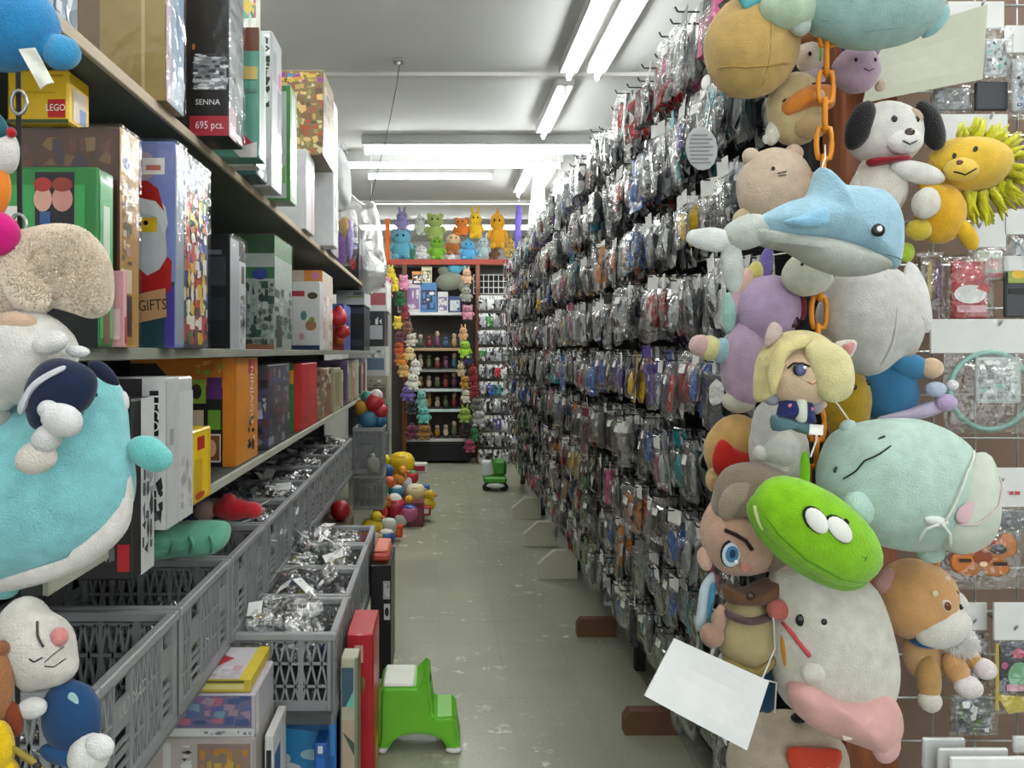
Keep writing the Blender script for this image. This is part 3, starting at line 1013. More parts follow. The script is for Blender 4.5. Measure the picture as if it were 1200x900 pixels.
carton('teal_box', 'teal carton with a brown round emblem and a red ribbon print', 'box', (-.78, -.512, 2.18, 2.26, Z2, 2.37), '#5f9a8a',
       {'cam': [('r', .4, .82, 1, 1, '#6a4030'), ('e', .75, .9, .1, .075, '#b58a3a'), ('e', .75, .9, .06, .045, '#5a3a1c'), ('r', .6, .62, .78, .7, '#9aa8a0'), ('r', .8, .6, .98, .7, '#c9b36a'), ('r', .62, .5, .98, .53, '#5f827a'),
                ('n', .6, .3, .8, .5, 3, 4, ['#3d5a56', '#a04a50', '#7fb3a4', '#d0d4cc'], 8), ('p', [(.6, .14), (.8, .2), (.95, .1), (.75, .05)], '#a83a48'), ('p', [(.72, .06), (.98, .12), (.98, 0), (.8, 0)], '#c8c4c0')],
        'aisle': [('r', 0, 0, 1, 1, '#9fb0a6'), ('r', .2, .1, .8, .9, '#6f9486')]})
carton('barcode_box', 'white carton with a barcode and a pink mark, high on the top shelf', 'box', (-.80, -.56, 2.56, 2.72, Z2, 2.52), '#c5c7c8',
       {'cam': [('n', .8, .5, .98, .98, 2, 14, ['#2b2d30', '#eef0f0', '#444'.replace('#444', '#444444')], 4)], 'aisle': [('r', 0, 0, 1, 1, '#9da1a4'), ('r', .1, .7, .5, .9, '#7d8288'), ('e', .8, .75, .15, .06, '#b8346a'), ('r', .6, .4, .95, .68, '#54585e')]})
carton('green_frame_box', 'open-front carton with a green printed border and blue strip', 'box', (-.82, -.544, 2.80, 2.92, Z2, 2.42), '#9fa4a2',
       {'cam': [('r', .55, 0, 1, 1, '#3f7a3a'), ('r', .58, .02, .95, .95, '#b0b5b4'), ('r', .6, .45, .66, .85, '#2f55a0'), ('e', .78, .72, .06, .08, '#4a4d4a'), ('e', .78, .4, .06, .09, '#3a4038'), ('r', .9, .15, .94, .3, '#6fb05a'), ('n', .68, .05, .9, .95, 3, 9, ['#c9cdcc', '#9da19f', '#b3b8b6'], 3)],
        'aisle': [('r', 0, 0, 1, 1, '#5a8a54'), ('r', .2, .05, .8, .95, '#9fa89c')]})
carton('teal_base_box', 'dark teal carton lying under other boxes on the top shelf edge', 'box', (-.80, -.57, 2.40, 2.54, Z2, 2.10), '#355a5a', {'cam': [('r', .6, .2, 1, .8, '#4a7a80')], 'aisle': [('n', 0, 0, 1, 1, 4, 3, ['#4a7a80', '#26393d', '#a8b4b4'], 2)]})
carton('white_pink_box', 'tall white carton with a pink edge stripe on the top shelf', 'box', (-.82, -.60, 3.45, 3.68, Z2, 2.36), '#c7c8ca', {'cam': [('r', .5, .93, .8, 1, '#a02040')], 'aisle': [('r', 0, 0, 1, 1, '#a9abae'), ('r', .6, 0, .8, .9, '#b06a80')]})
carton('game_box', 'brown carton packed with printed rows of coins, raised on other boxes', 'box', (-.82, -.545, 3.60, 3.95, 2.37, 2.77), '#7a6844',
       {'cam': [('n', .0, .02, 1, .98, 10, 14, ['#b59a4a', '#7a5a34', '#d0b070', '#5f4a2c', '#8f8a4c', '#a5502e', '#c9b98e'], 15), ('e', .35, .42, .22, .16, '#dcd6c8'), ('r', .25, .3, .5, .44, '#6a4a36'), ('n', .0, .86, 1, .97, 8, 2, ['#c9862a', '#3f7ab5', '#c2a53a', '#8a3a8a'], 6), ('e', .4, .8, .06, .03, '#5a8fc0')],
        'aisle': [('r', 0, 0, 1, 1, '#97896c'), ('n', 0, .1, 1, .9, 3, 8, ['#b0a07a', '#6f6044', '#c9bd9c'], 3)]})
carton('grey_letter_box', 'grey carton with a round white letter, on the top shelf', 'box', (-.82, -.60, 4.25, 4.55, Z2, 2.40), '#5c6064', {'cam': [('n', .5, 0, 1, 1, 5, 9, ['#6f7478', '#43474a', '#8d9194'], 4), ('e', .85, .72, .09, .09, '#aeb2b4'), ('r', .84, .67, .86, .77, '#3d4043'), ('r', .81, .75, .89, .78, '#3d4043'), ('r', .6, .12, 1, .3, '#47706e')], 'aisle': [('r', 0, 0, .3, 1, '#3f7a9c'), ('r', .3, 0, 1, 1, '#8a8d90'), ('r', .3, 0, .5, 1, '#c08a90')]})
carton('rainbow_box', 'small carton with rainbow stripes resting above the grey letter box', 'box', (-.80, -.60, 4.2, 4.5, 2.401, 2.60), '#e2e0da', {'cam': [('r', .6, .1, .7, .9, '#d0544a'), ('r', .7, .1, .8, .9, '#e0a03a'), ('r', .8, .1, .88, .9, '#7ab04a')], 'aisle': [('r', 0, 0, .3, 1, '#d83a7a'), ('r', .3, 0, 1, 1, '#e6e6e6')]})
carton('white_script_box', 'narrow white carton with teal script on its side, beside the coin box', 'box', (-.70, -.55, 4.0, 4.15, Z2, 2.76), '#d8dadb', {'aisle': [('n', .2, .1, .8, .85, 2, 8, ['#5aa0a0', '#e2e6e6', '#8ab8b6'], 4)]})
carton('dark_text_box', 'black carton with white letters and a red figure, far along the top shelf', 'box', (-.82, -.62, 5.9, 6.2, Z2, 2.42), '#17181b', {'cam': [('r', .6, .68, .95, .78, '#d8dadd'), ('r', .6, .58, .95, .66, '#8d93c4'), ('e', .78, .3, .12, .12, '#a8242c')], 'aisle': [('r', 0, 0, 1, 1, '#2a2c30'), ('r', .2, .5, .8, .8, '#9a9da0')]})
carton('white_far_box', 'white carton stack at the very far end of the top shelf', 'box', (-.82, -.61, 6.4, 6.9, Z2, 2.2), '#cfd2d2', {'cam': [('r', .5, .3, .95, .4, '#9aa86a'), ('r', .6, .6, .9, .8, '#6a7080')]})
# soft things in clear bags on the top shelf
pb = thing('bagged_plush', 'purple and tan plush in a clear bag on the top shelf', 'plush toy', (-.63, 5.1, Z2))
for nm, px, py, rx, ry, c in (('body', 398, 290, 11, 22, '#8a5aa8'), ('head', 404, 268, 9, 14, '#c9a05a'), ('strap', 410, 280, 5, 24, '#a08ad0')):
    MB().ell(P(px, py, 5.1) , Vector((rx, 9, ry)) * 5.1 / F, None, 14, 9, 0, .1).obj(nm, 'plush', pb, c, smooth=True)
MB().ell(P(402, 278, 5.1), Vector((18, 14, 33)) * 5.1 / F, None, 14, 10, 0, .2, 3, .7).obj('clear_bag_film', 'film', pb, smooth=True)
wb = thing('clear_plastic_bag', 'big crumpled milky plastic bag hanging at the far end of the shelves', 'bag', (P(430, 330, 6.2).x, 6.2, P(430, 340, 6.2).z))
MB().pillow([P(x, y, 6.2) for x, y in smooth_outline([(405, 225), (425, 238), (440, 240), (450, 290), (452, 330), (430, 345), (412, 320), (400, 250)])], P(428, 285, 6.2), .09, .09, (0, 1, 0), 7, .7, 2).obj('film', 'haze', wb, smooth=True)
MB().ell(P(428, 300, 6.2), Vector((15, 8, 28)) * 6.2 / F, None, 14, 9, 0, .3, 5).obj('white_contents', 'cloth', wb, '#d5d6d2', smooth=True)
wc = thing('white_bag', 'white carrier bag slumped over the upper boxes', 'bag', (P(400, 235, 4.9).x, 4.9, Z2 + .4))
MB().pillow([P(x, y, 4.75) for x, y in smooth_outline([(388, 178), (398, 172), (408, 190), (412, 215), (410, 240), (398, 248), (390, 235), (386, 205)])], P(399, 210, 4.75), .06, .06, (0, 1, 0), 6, .6, 8).obj('film', 'paper', wc, '#d6d8d8', smooth=True)
MB().tube([P(398, 176, 4.75), P(403, 165, 4.75), P(407, 180, 4.75)], .004, 5).obj('handle', 'paper', wc, '#d6d8d8', smooth=True)

# --- lower shelf
carton('white_set_box', 'long white carton with a black letter plate, jutting over the shelf edge', 'box', (-.86, -.555, 1.56, 1.725, 1.088, 1.395), '#bfc1c0',
       {'cam': [('r', 0, 0, .84, 1, '#141516'), ('r', .84, 0, 1, 1, '#c9cbca'), ('r', .89, .62, .95, .92, '#16181a'), ('n', .86, .04, .98, .35, 3, 4, ['#2a2c2d', '#55595a', '#1a1b1c'], 6)],
        'aisle': [('r', 0, 0, .45, 1, '#c2c4c3'), ('r', .45, 0, 1, .9, '#cbcdcc'), ('r', .1, .55, .25, .66, '#9a9c9b'), ('n', .5, .05, .95, .45, 3, 4, ['#b5b7b6', '#d5d7d6', '#a5a7a6'], 3)]}, [('LEGO', .03, 'cam', .92, .77, '#e9e9e6', -90)])
carton('black_set_box', 'black carton with a red logo, standing behind the teal plush', 'box', (-.86, -.575, 1.44, 1.545, 1.02, 1.36), '#1b1c1d',
       {'cam': [('r', .9, .05, .98, .2, '#b5161e'), ('n', .72, .1, .9, .6, 3, 5, ['#6a6c6c', '#d8d8d4', '#3a3c3c', '#9a9c9c'], 5)], 'aisle': [('r', .35, 0, 1, 1, '#c6c8c6'), ('n', .4, .1, .95, .6, 3, 5, ['#2a2c2d', '#4a4c4d', '#8a8c8d'], 8)]})
carton('yellow_set_box', 'narrow yellow carton beside the white one on the lower shelf', 'box', (-.76, -.58, 1.76, 1.95, Z0, 1.262), '#d8b414',
       {'cam': [('r', 0, 0, .8, .7, '#8d8f92'), ('r', .8, .0, 1, .95, '#d9bb20')], 'aisle': [('r', .2, .05, .85, .95, '#e5c31c'), ('r', .4, .72, .7, .9, '#b5201c'), ('r', .3, .1, .6, .6, '#c9a417'), ('e', .5, .1, .2, .05, '#b8431c')]})
carton('orange_set_box', 'big orange and black carton with green photo squares and vertical lettering', 'box', (-.98, -.645, 2.43, 2.72, Z0, 1.43), '#c8741c',
       {'cam': [('p', [(0, 0), (.88, 0), (.88, .72), (.4, .78), (.25, .95), (0, .95)], '#191718'), ('r', .55, .58, .72, .8, '#8fb03a'), ('e', .63, .69, .05, .07, '#2a2a20'), ('r', .73, .62, .87, .82, '#5a2a6a'), ('r', .68, .04, .86, .3, '#d9d4c8'), ('r', .69, .055, .85, .285, '#7a4a30'), ('e', .77, .17, .05, .08, '#d0a080'), ('r', .6, .34, .7, .52, '#c9b8a0'), ('r', .74, .34, .86, .52, '#6a9a2c'), ('n', .62, .84, .88, .98, 4, 2, ['#d99a3a', '#b5652a', '#8aa03a'], 3), ('r', .88, 0, 1, 1, '#d67f20')],
        'aisle': [('r', 0, 0, 1, 1, '#d98a26'), ('r', .55, .84, .85, .98, '#c0201c'), ('n', .5, .08, .85, .42, 2, 4, ['#14120f', '#1c1812', '#f0e8dc'], 5)]},
       [('LEGO', .02, 'aisle', .7, .91, '#f6f2e8', -90, .8), ('NINJAGO', .062, 'aisle', .66, .63, '#f6eee0', -90, .75)])
carton('figure_bag_box', 'clear-fronted carton of a purple and pink doll, lower shelf', 'box', (-.86, -.635, 2.85, 3.25, Z0, 1.40), '#4a4c54',
       {'cam': [('n', .3, .05, 1, .95, 6, 9, ['#5a4a90', '#b03a6a', '#8a8c98', '#2c2c38', '#c8c4d0', '#6a3a4a'], 13)], 'aisle': [('n', 0, .02, 1, .98, 5, 8, ['#54508c', '#8a8890', '#3a3a44', '#7a3a52', '#a8a6ae'], 12)]}, wrap=True)
carton('red_box', 'tall bright red carton with a green and yellow side on the lower shelf', 'box', (-.86, -.63, 3.50, 3.95, Z0, 1.395), '#c01c24',
       {'cam': [('r', .5, 0, .85, 1, '#3a8a3a'), ('r', .7, .7, .9, .9, '#d9a020'), ('r', .85, 0, 1, 1, '#c8322a')], 'aisle': [('r', .05, .02, .95, .98, '#c21a24'), ('r', .5, .5, .9, .9, '#d03038'), ('r', .1, .1, .4, .2, '#a8141c')]})
carton('tan_box', 'tan patterned carton after the red one on the lower shelf', 'box', (-.84, -.63, 4.1, 4.45, Z0, 1.36), '#8f7f66', {'cam': [('n', .4, 0, 1, 1, 4, 8, ['#a08a66', '#6a5040', '#c0b090', '#8a3a34'], 4)], 'aisle': [('n', 0, 0, 1, 1, 4, 8, ['#8a6f52', '#a5352f', '#c9bda0', '#5a4a3a'], 6)]})
carton('cream_box', 'cream carton with a dark picture, lower shelf behind the tan one', 'box', (-.84, -.63, 4.6, 4.9, Z0, 1.35), '#b5ac90', {'cam': [('r', .5, .2, .9, .8, '#4a4a40')], 'aisle': [('r', .1, .1, .9, .9, '#8f8c5a')]})
BC = [('#c9bb9c', 'cream'), ('#7d6a8c', 'mauve'), ('#b5a888', 'tan'), ('#a83238', 'red'), ('#cdd0bb', 'pale green'), ('#8f9a7a', 'sage'), ('#a98f78', 'brown'), ('#b8bcc0', 'grey')]
for i, (c, nmn) in enumerate(BC):
    y = 5.05 + i * .22
    carton('picture_book', '%s spined picture book standing at the far end of the lower shelf' % nmn, 'book', (-.83, -.64 + .01 * (i % 3), y, y + .05 + .015 * (i % 2), Z0, 1.33 + .03 * ((i * 5) % 3)), c,
           {'cam': [('r', .4, .1, .95, .9, ['#e2d8c2', '#564a6a', '#d2c8ac', '#c9605a'][i % 4])], 'aisle': [('r', .1, .7, .9, .9, '#e9e4d6')]}, group='picture books on the lower shelf')

# --- loose things in the upper baskets
g = upper_b[1].location
cl = thing('green_cloth_bundle', 'rumpled mint green cloth bundle in the second basket', 'cloth', (g.x, g.y, g.z + .12))
MB().pillow([P(x, y, 2.15) for x, y in smooth_outline([(120, 630), (160, 622), (215, 612), (262, 612), (268, 632), (250, 648), (190, 655), (120, 660)])], P(195, 635, 2.15), .07, .07, (0, 1, 0), 7, .5, 4).obj('cloth', 'cloth', cl, '#6fb59a', smooth=True)
for k in range(5):
    x = 150 + k * 24
    MB().tube([P(x, 628, 2.085), P(x + 5, 638, 2.08), P(x + 2, 648, 2.09)], .006, 6).obj('fold', 'cloth', cl, '#66ac92', smooth=True)
rt = thing('red_plush', 'red plush toy lying in the third basket', 'plush toy', (upper_b[2].location.x, upper_b[2].location.y, .75))
for nm, px, py, rx, ry, c in (('body', 272, 596, 26, 13, '#b8202a'), ('head', 296, 598, 12, 10, '#c9303a'), ('arm', 268, 586, 9, 8, '#c02832'), ('belly', 240, 598, 14, 12, '#a88a80')):
    MB().ell(P(px, py, 2.5), Vector((rx, ry, ry)) * 2.5 / F, None, 14, 9, 0, .12, px).obj(nm, 'plush', rt, c, smooth=True)

# ------------------------------------------------------------------ right rack with hanging packs
RX = .90
rack = thing('hanging_rack', 'tall black double-sided rack of hanging toy packs along the right of the aisle', 'rack', (RX + .2, 5.1, 0))
MB().box(RX, RX + .02, 1.86, 8.45, .12, 2.42).obj('back_panel', 'matte', rack, '#141516')
for y in (1.86, 3.5, 5.1, 6.8, 8.42):
    MB().cbox(RX - .012, RX + .035, y - .02, y + .02, 0, 2.46, .004).obj('post', 'matte', rack, '#1d1e20')
for k in range(10):
    z = .16 + k * .242
    MB().box(RX - .012, RX, 1.88, 8.43, z + .03, z + .055).obj('hook_rail', 'matte', rack, '#232426')
for y, c in ((2.9, '#6b4a33'), (3.9, '#6b4a33'), (4.9, '#cbc9b8'), (5.72, '#cbc9b8'), (6.66, '#cbc9b8')):
    mb = MB()
    pr = [(.63, 0), (.88, 0), (.88, .18), (.735, .18), (.63, .09)] if c == '#cbc9b8' else [(.70, 0), (.90, 0), (.90, .09), (.72, .09), (.70, .06)]
    n = len(pr)
    vs = [(x, y, z) for x, z in pr] + [(x, y + .05, z) for x, z in pr]
    mb.add(vs, [tuple(range(n)), tuple(range(2 * n - 1, n - 1, -1))] + [(i, i + n, (i + 1) % n + n, (i + 1) % n) for i in range(n)])
    mb.obj('foot', 'matte', rack, c)
MB().box(RX - .01, 1.5, 2.06, 8.9, 2.405, 2.425).obj('top_board', 'matte', rack, '#3a3b3c')
MB().box(1.45, 1.47, 2.06, 8.9, .12, 2.405).obj('far_side_panel', 'matte', rack, '#17181a')

PACK_COL = [('#8d9092', 'grey'), ('#b9bcbd', 'silver'), ('#d9dbda', 'white'), ('#55585b', 'dark grey'), ('#1f2123', 'black'), ('#9fa3a6', 'silver')]
PACK_ACC = [('#2f62b4', 'blue'), ('#b52c30', 'red'), ('#d9b52a', 'yellow'), ('#3f8a4c', 'green'), ('#c97a2c', 'orange'), ('#c45a86', 'pink'), ('#5c4aa0', 'purple'), ('#2c8a94', 'teal'), ('#7a3038', 'maroon')]

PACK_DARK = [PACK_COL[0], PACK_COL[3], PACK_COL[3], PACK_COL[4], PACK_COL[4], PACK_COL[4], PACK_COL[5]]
def make_pack(kind):
    """hangs from the origin, faces -Y"""
    root = thing('hanging_pack', 'x', 'toy pack', (0, 0, 0))
    if kind == 0:                                     # bag under a folded header card
        MB().cbox(-.045, .045, -.0015, .0015, -.032, .01, .001).obj('header_card', 'paper', root, '#e4e5e3')
        MB().pillow([(-.045, 0, -.032), (0, 0, -.03), (.045, 0, -.032), (.05, 0, -.09), (.046, 0, -.15), (0, 0, -.158), (-.046, 0, -.15), (-.05, 0, -.09)], (0, 0, -.09), .018, .01, (0, 1, 0), 4, .6, 3).obj('bag', 'bag', root)
        MB().pillow([(-.03, 0, -.05), (.02, 0, -.045), (.034, 0, -.1), (.03, 0, -.14), (-.02, 0, -.145), (-.036, 0, -.1)], (0, 0, -.095), .012, .006, (0, 1, 0), 3, .4, 5).obj('insert', 'pack', root)
    elif kind == 1:                                   # blister on a printed card
        MB().cbox(-.05, .05, -.001, .001, -.165, .012, .0008).obj('backing_card', 'pack', root)
        MB().ell((0, -.012, -.1), (.038, .02, .052), None, 12, 8, 0, .1, 2, .6).obj('blister', 'film', root, smooth=True)
        MB().ell((0, -.011, -.1), (.022, .012, .036), None, 10, 7, .2, .35, 9).obj('toy', 'solid', root)
    elif kind == 2:                                   # narrow pouch
        MB().cbox(-.034, .034, -.0012, .0012, -.026, .012, .001).obj('header_card', 'card', root)
        MB().pillow([(-.034, 0, -.026), (.034, 0, -.026), (.038, 0, -.12), (.034, 0, -.196), (-.034, 0, -.196), (-.038, 0, -.12)], (0, 0, -.11), .016, .012, (0, 1, 0), 4, .7, 7).obj('bag', 'bag', root)
        MB().cbox(-.024, .024, -.006, .004, -.18, -.045, .002).obj('insert', 'pack', root)
    elif kind == 3:                                   # small window box with a hang tab
        MB().cbox(-.014, .014, -.001, .001, -.02, .012, .0006).obj('hang_tab', 'paper', root, '#d5d7d5')
        MB().cbox(-.04, .04, -.018, .014, -.15, -.02, .002).obj('carton', 'pack', root)
        MB().cbox(-.03, .03, -.021, -.017, -.12, -.05, .002).obj('window', 'film', root)
    else:                                             # crumpled bag with a white barcode label
        MB().pillow([(-.05, 0, .0), (0, 0, .008), (.05, 0, 0), (.053, 0, -.08), (.05, 0, -.15), (0, 0, -.155), (-.05, 0, -.15), (-.053, 0, -.08)], (0, 0, -.075), .022, .012, (0, 1, 0), 5, .9, 11).obj('bag', 'bag', root)
        MB().pillow([(-.034, 0, -.03), (.03, 0, -.03), (.038, 0, -.08), (.03, 0, -.13), (-.03, 0, -.135), (-.038, 0, -.08)], (0, 0, -.08), .013, .006, (0, 1, 0), 3, .5, 13).obj('insert', 'pack', root)
        MB().obox((.012, -.021, -.045), (.018, 0, 0), (0, .0005, 0), (0, .002, .012)).obj('paper_label', 'paper', root, '#efefec')
    return root
pack_protos = [make_pack(k) for k in range(5)]
pack_used = [0] * 5

def place_pack(kind, loc, rz, col, label, group, rr, scale=1.0):
    if pack_used[kind] == 0:
        o = pack_protos[kind]
    else:
        o = copy_tree(pack_protos[kind])
    pack_used[kind] += 1
    o.location = loc
    o.rotation_euler = (rr.uniform(-.1, .1), rr.uniform(-.09, .09), rz + rr.uniform(-.22, .22))
    o.scale = (scale,) * 3
    o['label'], o['group'] = label, group
    for c in o.children:
        if c.name.split('.')[0] in ('insert', 'backing_card', 'carton', 'toy', 'header_card') and not (kind == 0 and c.name.startswith('header')):
            c.color = (*lin(col), 1)
    return o

def low_pack(mb, loc, rz, tilt, w, h, th, col, hc, rr):
    """one plain pack of the far or hidden rows"""
    R = Matrix.Rotation(rz, 3, 'Z') @ Matrix.Rotation(tilt, 3, 'X')
    L = Vector(loc)
    def t(v):
        return L + R @ Vector(v)
    mb.add([t((-w, 0, .01)), t((w, 0, .01)), t((w, 0, -.03)), t((-w, 0, -.03))], [(0, 1, 2, 3)], hc)
    j = [rr.uniform(.85, 1.1) for _ in range(8)]
    o = [(-w * j[0], 0, -.03), (w * j[1], 0, -.03), (w * j[2] * 1.08, 0, -.03 - h / 2), (w * j[3], 0, -.03 - h), (-w * j[4], 0, -.03 - h), (-w * j[5] * 1.08, 0, -.03 - h / 2)]
    f = [(x * .55, -th * rr.uniform(.6, 1.3), -.03 - h / 2 + (z + .03 + h / 2) * .6) for x, _, z in o]
    n = 6
    vs = [t(v) for v in o] + [t(v) for v in f]
    fs = [(i, (i + 1) % n, (i + 1) % n + n, i + n) for i in range(n)] + [tuple(range(n, 2 * n)), tuple(range(n - 1, -1, -1))]
    mb.add(vs, fs, col)

rp = random.Random(77)
BRIGHT = [(722, 478, 6), (704, 470, 0), (722, 272, 7), (702, 412, 0), (645, 515, 4), (662, 590, 1), (648, 560, 4), (698, 640, 0), (624, 395, 0), (614, 462, 0), (655, 385, 2), (775, 470, 0), (800, 490, 1), (770, 330, 1),
          (690, 500, 8), (668, 560, 2), (640, 530, 2), (745, 265, 0), (735, 600, 4), (740, 660, 0), (630, 420, 3), (612, 560, 1), (680, 420, 1), (820, 100, 7), (790, 240, 2)]
def bright_at(y, z):
    for px, py, k in BRIGHT:
        Yb = F * .70 / (px - CX)
        if abs(Yb - y) < .075 and abs(H - (py - CY) * Yb / F - (z - .09)) < .122:
            return PACK_ACC[k]
    return None
rest = MB()
hooks = MB()
NROW = 9
for r in range(NROW):
    z = 2.40 - r * .242
    h = 0
    y = 1.97
    while y < 8.38:
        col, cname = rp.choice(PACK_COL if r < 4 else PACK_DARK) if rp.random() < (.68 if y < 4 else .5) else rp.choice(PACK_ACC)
        empty = rp.random() < .07
        if bright_at(y, z):
            (col, cname), empty = bright_at(y, z), False
        hz = z + rp.uniform(-.025, .03)
        x1 = RX - .012
        nback = 0 if empty else rp.choice((3, 4, 5)) if r < 7 else 3
        tip = x1 - (.185 if r < 6 else .165 if r == 6 else .13) + rp.uniform(-.03, .02)
        hooks.bar((x1, y, hz + .004), (tip, y, hz + .006), .004, .004)
        hooks.bar((tip, y, hz + .006), (tip - .008, y, hz + .02), .004, .004)
        if not empty:
            kind = rp.choice((0, 0, 1, 2, 3, 4, 4))
            fx = tip + .02
            indiv = h < 33
            if indiv:
                lab = '%s toy pack fronting the %s hook, %s row from the rack top' % (cname, ordinal(h), ordinal(r))
                place_pack(kind, (fx, y, hz), -math.pi / 2, col, lab, 'toy packs hanging on the right rack', rp, rp.uniform(.95, 1.15))
            for q in range(0 if indiv else -1, nback):
                c2 = lin(col) if rp.random() < .6 else lin(rp.choice(PACK_COL if r < 4 else PACK_DARK)[0])
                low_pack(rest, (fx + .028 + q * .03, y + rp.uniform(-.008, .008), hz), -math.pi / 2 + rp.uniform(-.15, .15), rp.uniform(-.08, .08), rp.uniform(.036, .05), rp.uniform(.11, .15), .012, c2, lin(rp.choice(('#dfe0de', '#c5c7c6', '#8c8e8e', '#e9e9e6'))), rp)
        h += 1
        y += .105 + rp.uniform(-.006, .006) if h < 33 else .105
hooks.obj('hooks', 'blackwire', rack, kind='stuff')
ro = rest.obj('hanging_packs', 'packs', None)
ro['kind'] = 'stuff'
tag(ro, 'hundreds of silver, grey and coloured toy packs filling the rest of the rack', 'toy packs')

# tall paper slips and an oval tag among the packs
def sheet(name, label, cat, corners, Y, color, dy=(0, 0, 0, 0), mat='paper', th=.0012, lines=None, thing_parent=None):
    c = [P(x, y, Y + d) for (x, y), d in zip(corners, dy)]
    nrm = (c[1] - c[0]).cross(c[3] - c[0]).normalized() * th
    nx, ny = 8, 6
    vs, fs = [], []
    for s_ in (-1, 1):
        for j in range(ny + 1):
            for i in range(nx + 1):
                u, v = i / nx, j / ny
                p = (c[0] * (1 - u) + c[1] * u) * (1 - v) + (c[3] * (1 - u) + c[2] * u) * v
                p = p + nrm * s_ + nrm.normalized() * .004 * math.sin(u * 3.1) * math.sin(v * 5)
                vs.append(p)
    N = (nx + 1) * (ny + 1)
    for j in range(ny):
        for i in range(nx):
            a = j * (nx + 1) + i
            fs.append((a, a + 1, a + nx + 2, a + nx + 1))
            fs.append((N + a, N + a + nx + 1, N + a + nx + 2, N + a + 1))
    for i in range(nx):
        fs += [(i, N + i, N + i + 1, i + 1)]
        b = ny * (nx + 1) + i
        fs += [(b, b + 1, N + b + 1, N + b)]
    for j in range(ny):
        a, b = j * (nx + 1), (j + 1) * (nx + 1)
        fs += [(a, b, N + b, N + a), (a + nx, N + a + nx, N + b + nx, b + nx)]
    o = MB().add(vs, fs).obj(name, mat, thing_parent, color, smooth=False)
    if not thing_parent:
        tag(o, label, cat)
    return o
note = thing('paper_note', 'white paper note tilted at the foot of the plush cluster', 'paper', P(830, 879, 1.33))
sheet('note_sheet', '', '', [(790, 748), (901, 798), (875, 879), (755, 815)], 1.32, '#eceded', (0, .03, .03, -.01), thing_parent=note)
MB().tube([P(893, 796, 1.35), P(908, 760, 1.375), P(906, 716, 1.36), P(905, 690, 1.39)], .0015, 5).obj('string', 'cloth', note, '#cfd0cc')
MB().tube([P(893, 796, 1.35), P(910, 800, 1.37), P(908, 835, 1.38)], .0015, 5).obj('string', 'cloth', note, '#cfd0cc')
sheet('paper_sheet', 'large pale grey-green paper sheet hung behind the pale teal plush', 'paper', [(1029, 45), (1157, 5), (1151, 93), (1011, 121)], 1.63, '#b4b7a6', (0, .05, .05, 0))

# ------------------------------------------------------------------ end cap: timber post, wire grid, packs on hooks
EY = 1.74
simple('timber_post', 'red-brown square timber post behind the plush cluster', 'post', MB().cbox(.905, 1.03, 1.72, 1.82, 0, 2.75, .006), 'wood')
grid = thing('wire_grid', 'chrome wire grid panel at the rack end, right of the timber post', 'grid', (1.35, EY + .04, 0))
fr = MB()
for x in (1.045, 1.75):
    fr.tube([(x, EY + .04, .02), (x, EY + .04, 2.7)], .005, 6)
fr.obj('frame_rod', 'metal', grid)
vw = MB()
for k in range(7):
    x = 1.045 + .098 * (k + 1)
    vw.tube([(x, EY + .04, .02), (x, EY + .04, 2.7)], .0025, 5)
vw.obj('vertical_wires', 'metal', grid, kind='stuff')
hw = MB()
for k in range(27):
    hw.tube([(1.045, EY + .036, .05 + .1 * k), (1.75, EY + .036, .05 + .1 * k)], .0025, 5)
hw.obj('horizontal_wires', 'metal', grid, kind='stuff')
simple('rack_end_board', 'dark brown board closing the rack end behind the wire grid', 'board', MB().box(1.035, 1.78, 2.02, 2.04, 0, 2.7), 'matte', '#7a6556')

def hook_to(root, px, py, Y):
    a = P(px, py, Y)
    q = Vector((a.x, EY + .04, a.z + .01))
    MB().tube([q, Vector((a.x, Y + .01, a.z + .002)), a, a + Vector((0, -.012, .012))], .003, 6).obj('hook', 'metal', root, smooth=True)

def endpack(label, Y, hdr=None, bag=None, ins=None, hdr_col='#d6d7d5', ins_col='#888888', name='hanging_pack', extra=(), hook=None, film='film', texts=()):
    """hdr / bag / ins are px rectangles (x0,y0,x1,y1)"""
    rs = [r for r in (hdr, bag, ins) if r]
    x = (min(r[0] for r in rs) + max(r[2] for r in rs)) / 2
    yb = max(r[3] for r in rs)
    p = P(x, yb, Y)
    root = thing(name, label, 'toy pack', p)
    k = Y / F
    if hdr:
        a, b = P(hdr[0], hdr[3], Y), P(hdr[2], hdr[1], Y)
        MB().cbox(a.x, b.x, Y - .003, Y + .003, a.z, b.z, .001).obj('header_card', 'paper', root, hdr_col)
    if bag:
        pts = [(bag[0], bag[1]), ((bag[0] + bag[2]) / 2, bag[1] - 1), (bag[2], bag[1]), (bag[2] + 1, (bag[1] + bag[3]) / 2), (bag[2], bag[3]), ((bag[0] + bag[2]) / 2, bag[3] + 1), (bag[0], bag[3]), (bag[0] - 1, (bag[1] + bag[3]) / 2)]
        MB().pillow([P(u, v, Y) for u, v in pts], P((bag[0] + bag[2]) / 2, (bag[1] + bag[3]) / 2, Y), .02, .01, (0, 1, 0), 5, .7, len(label)).obj('bag', film, root)
    if ins:
        a, b = P(ins[0], ins[3], Y), P(ins[2], ins[1], Y)
        MB().cbox(a.x, b.x, Y - .006, Y + .004, a.z, b.z, .003).obj('insert', 'card', root, ins_col)
    for nm, shp in extra:
        mb = MB()
        draw(mb, lambda u, v, e: P(u, v, Y) + Vector((0, -.0075 - e, 0)), shp)
        mb.obj(nm, 'print', root)
    if hook:
        hook_to(root, hook[0], hook[1], Y)
    return root
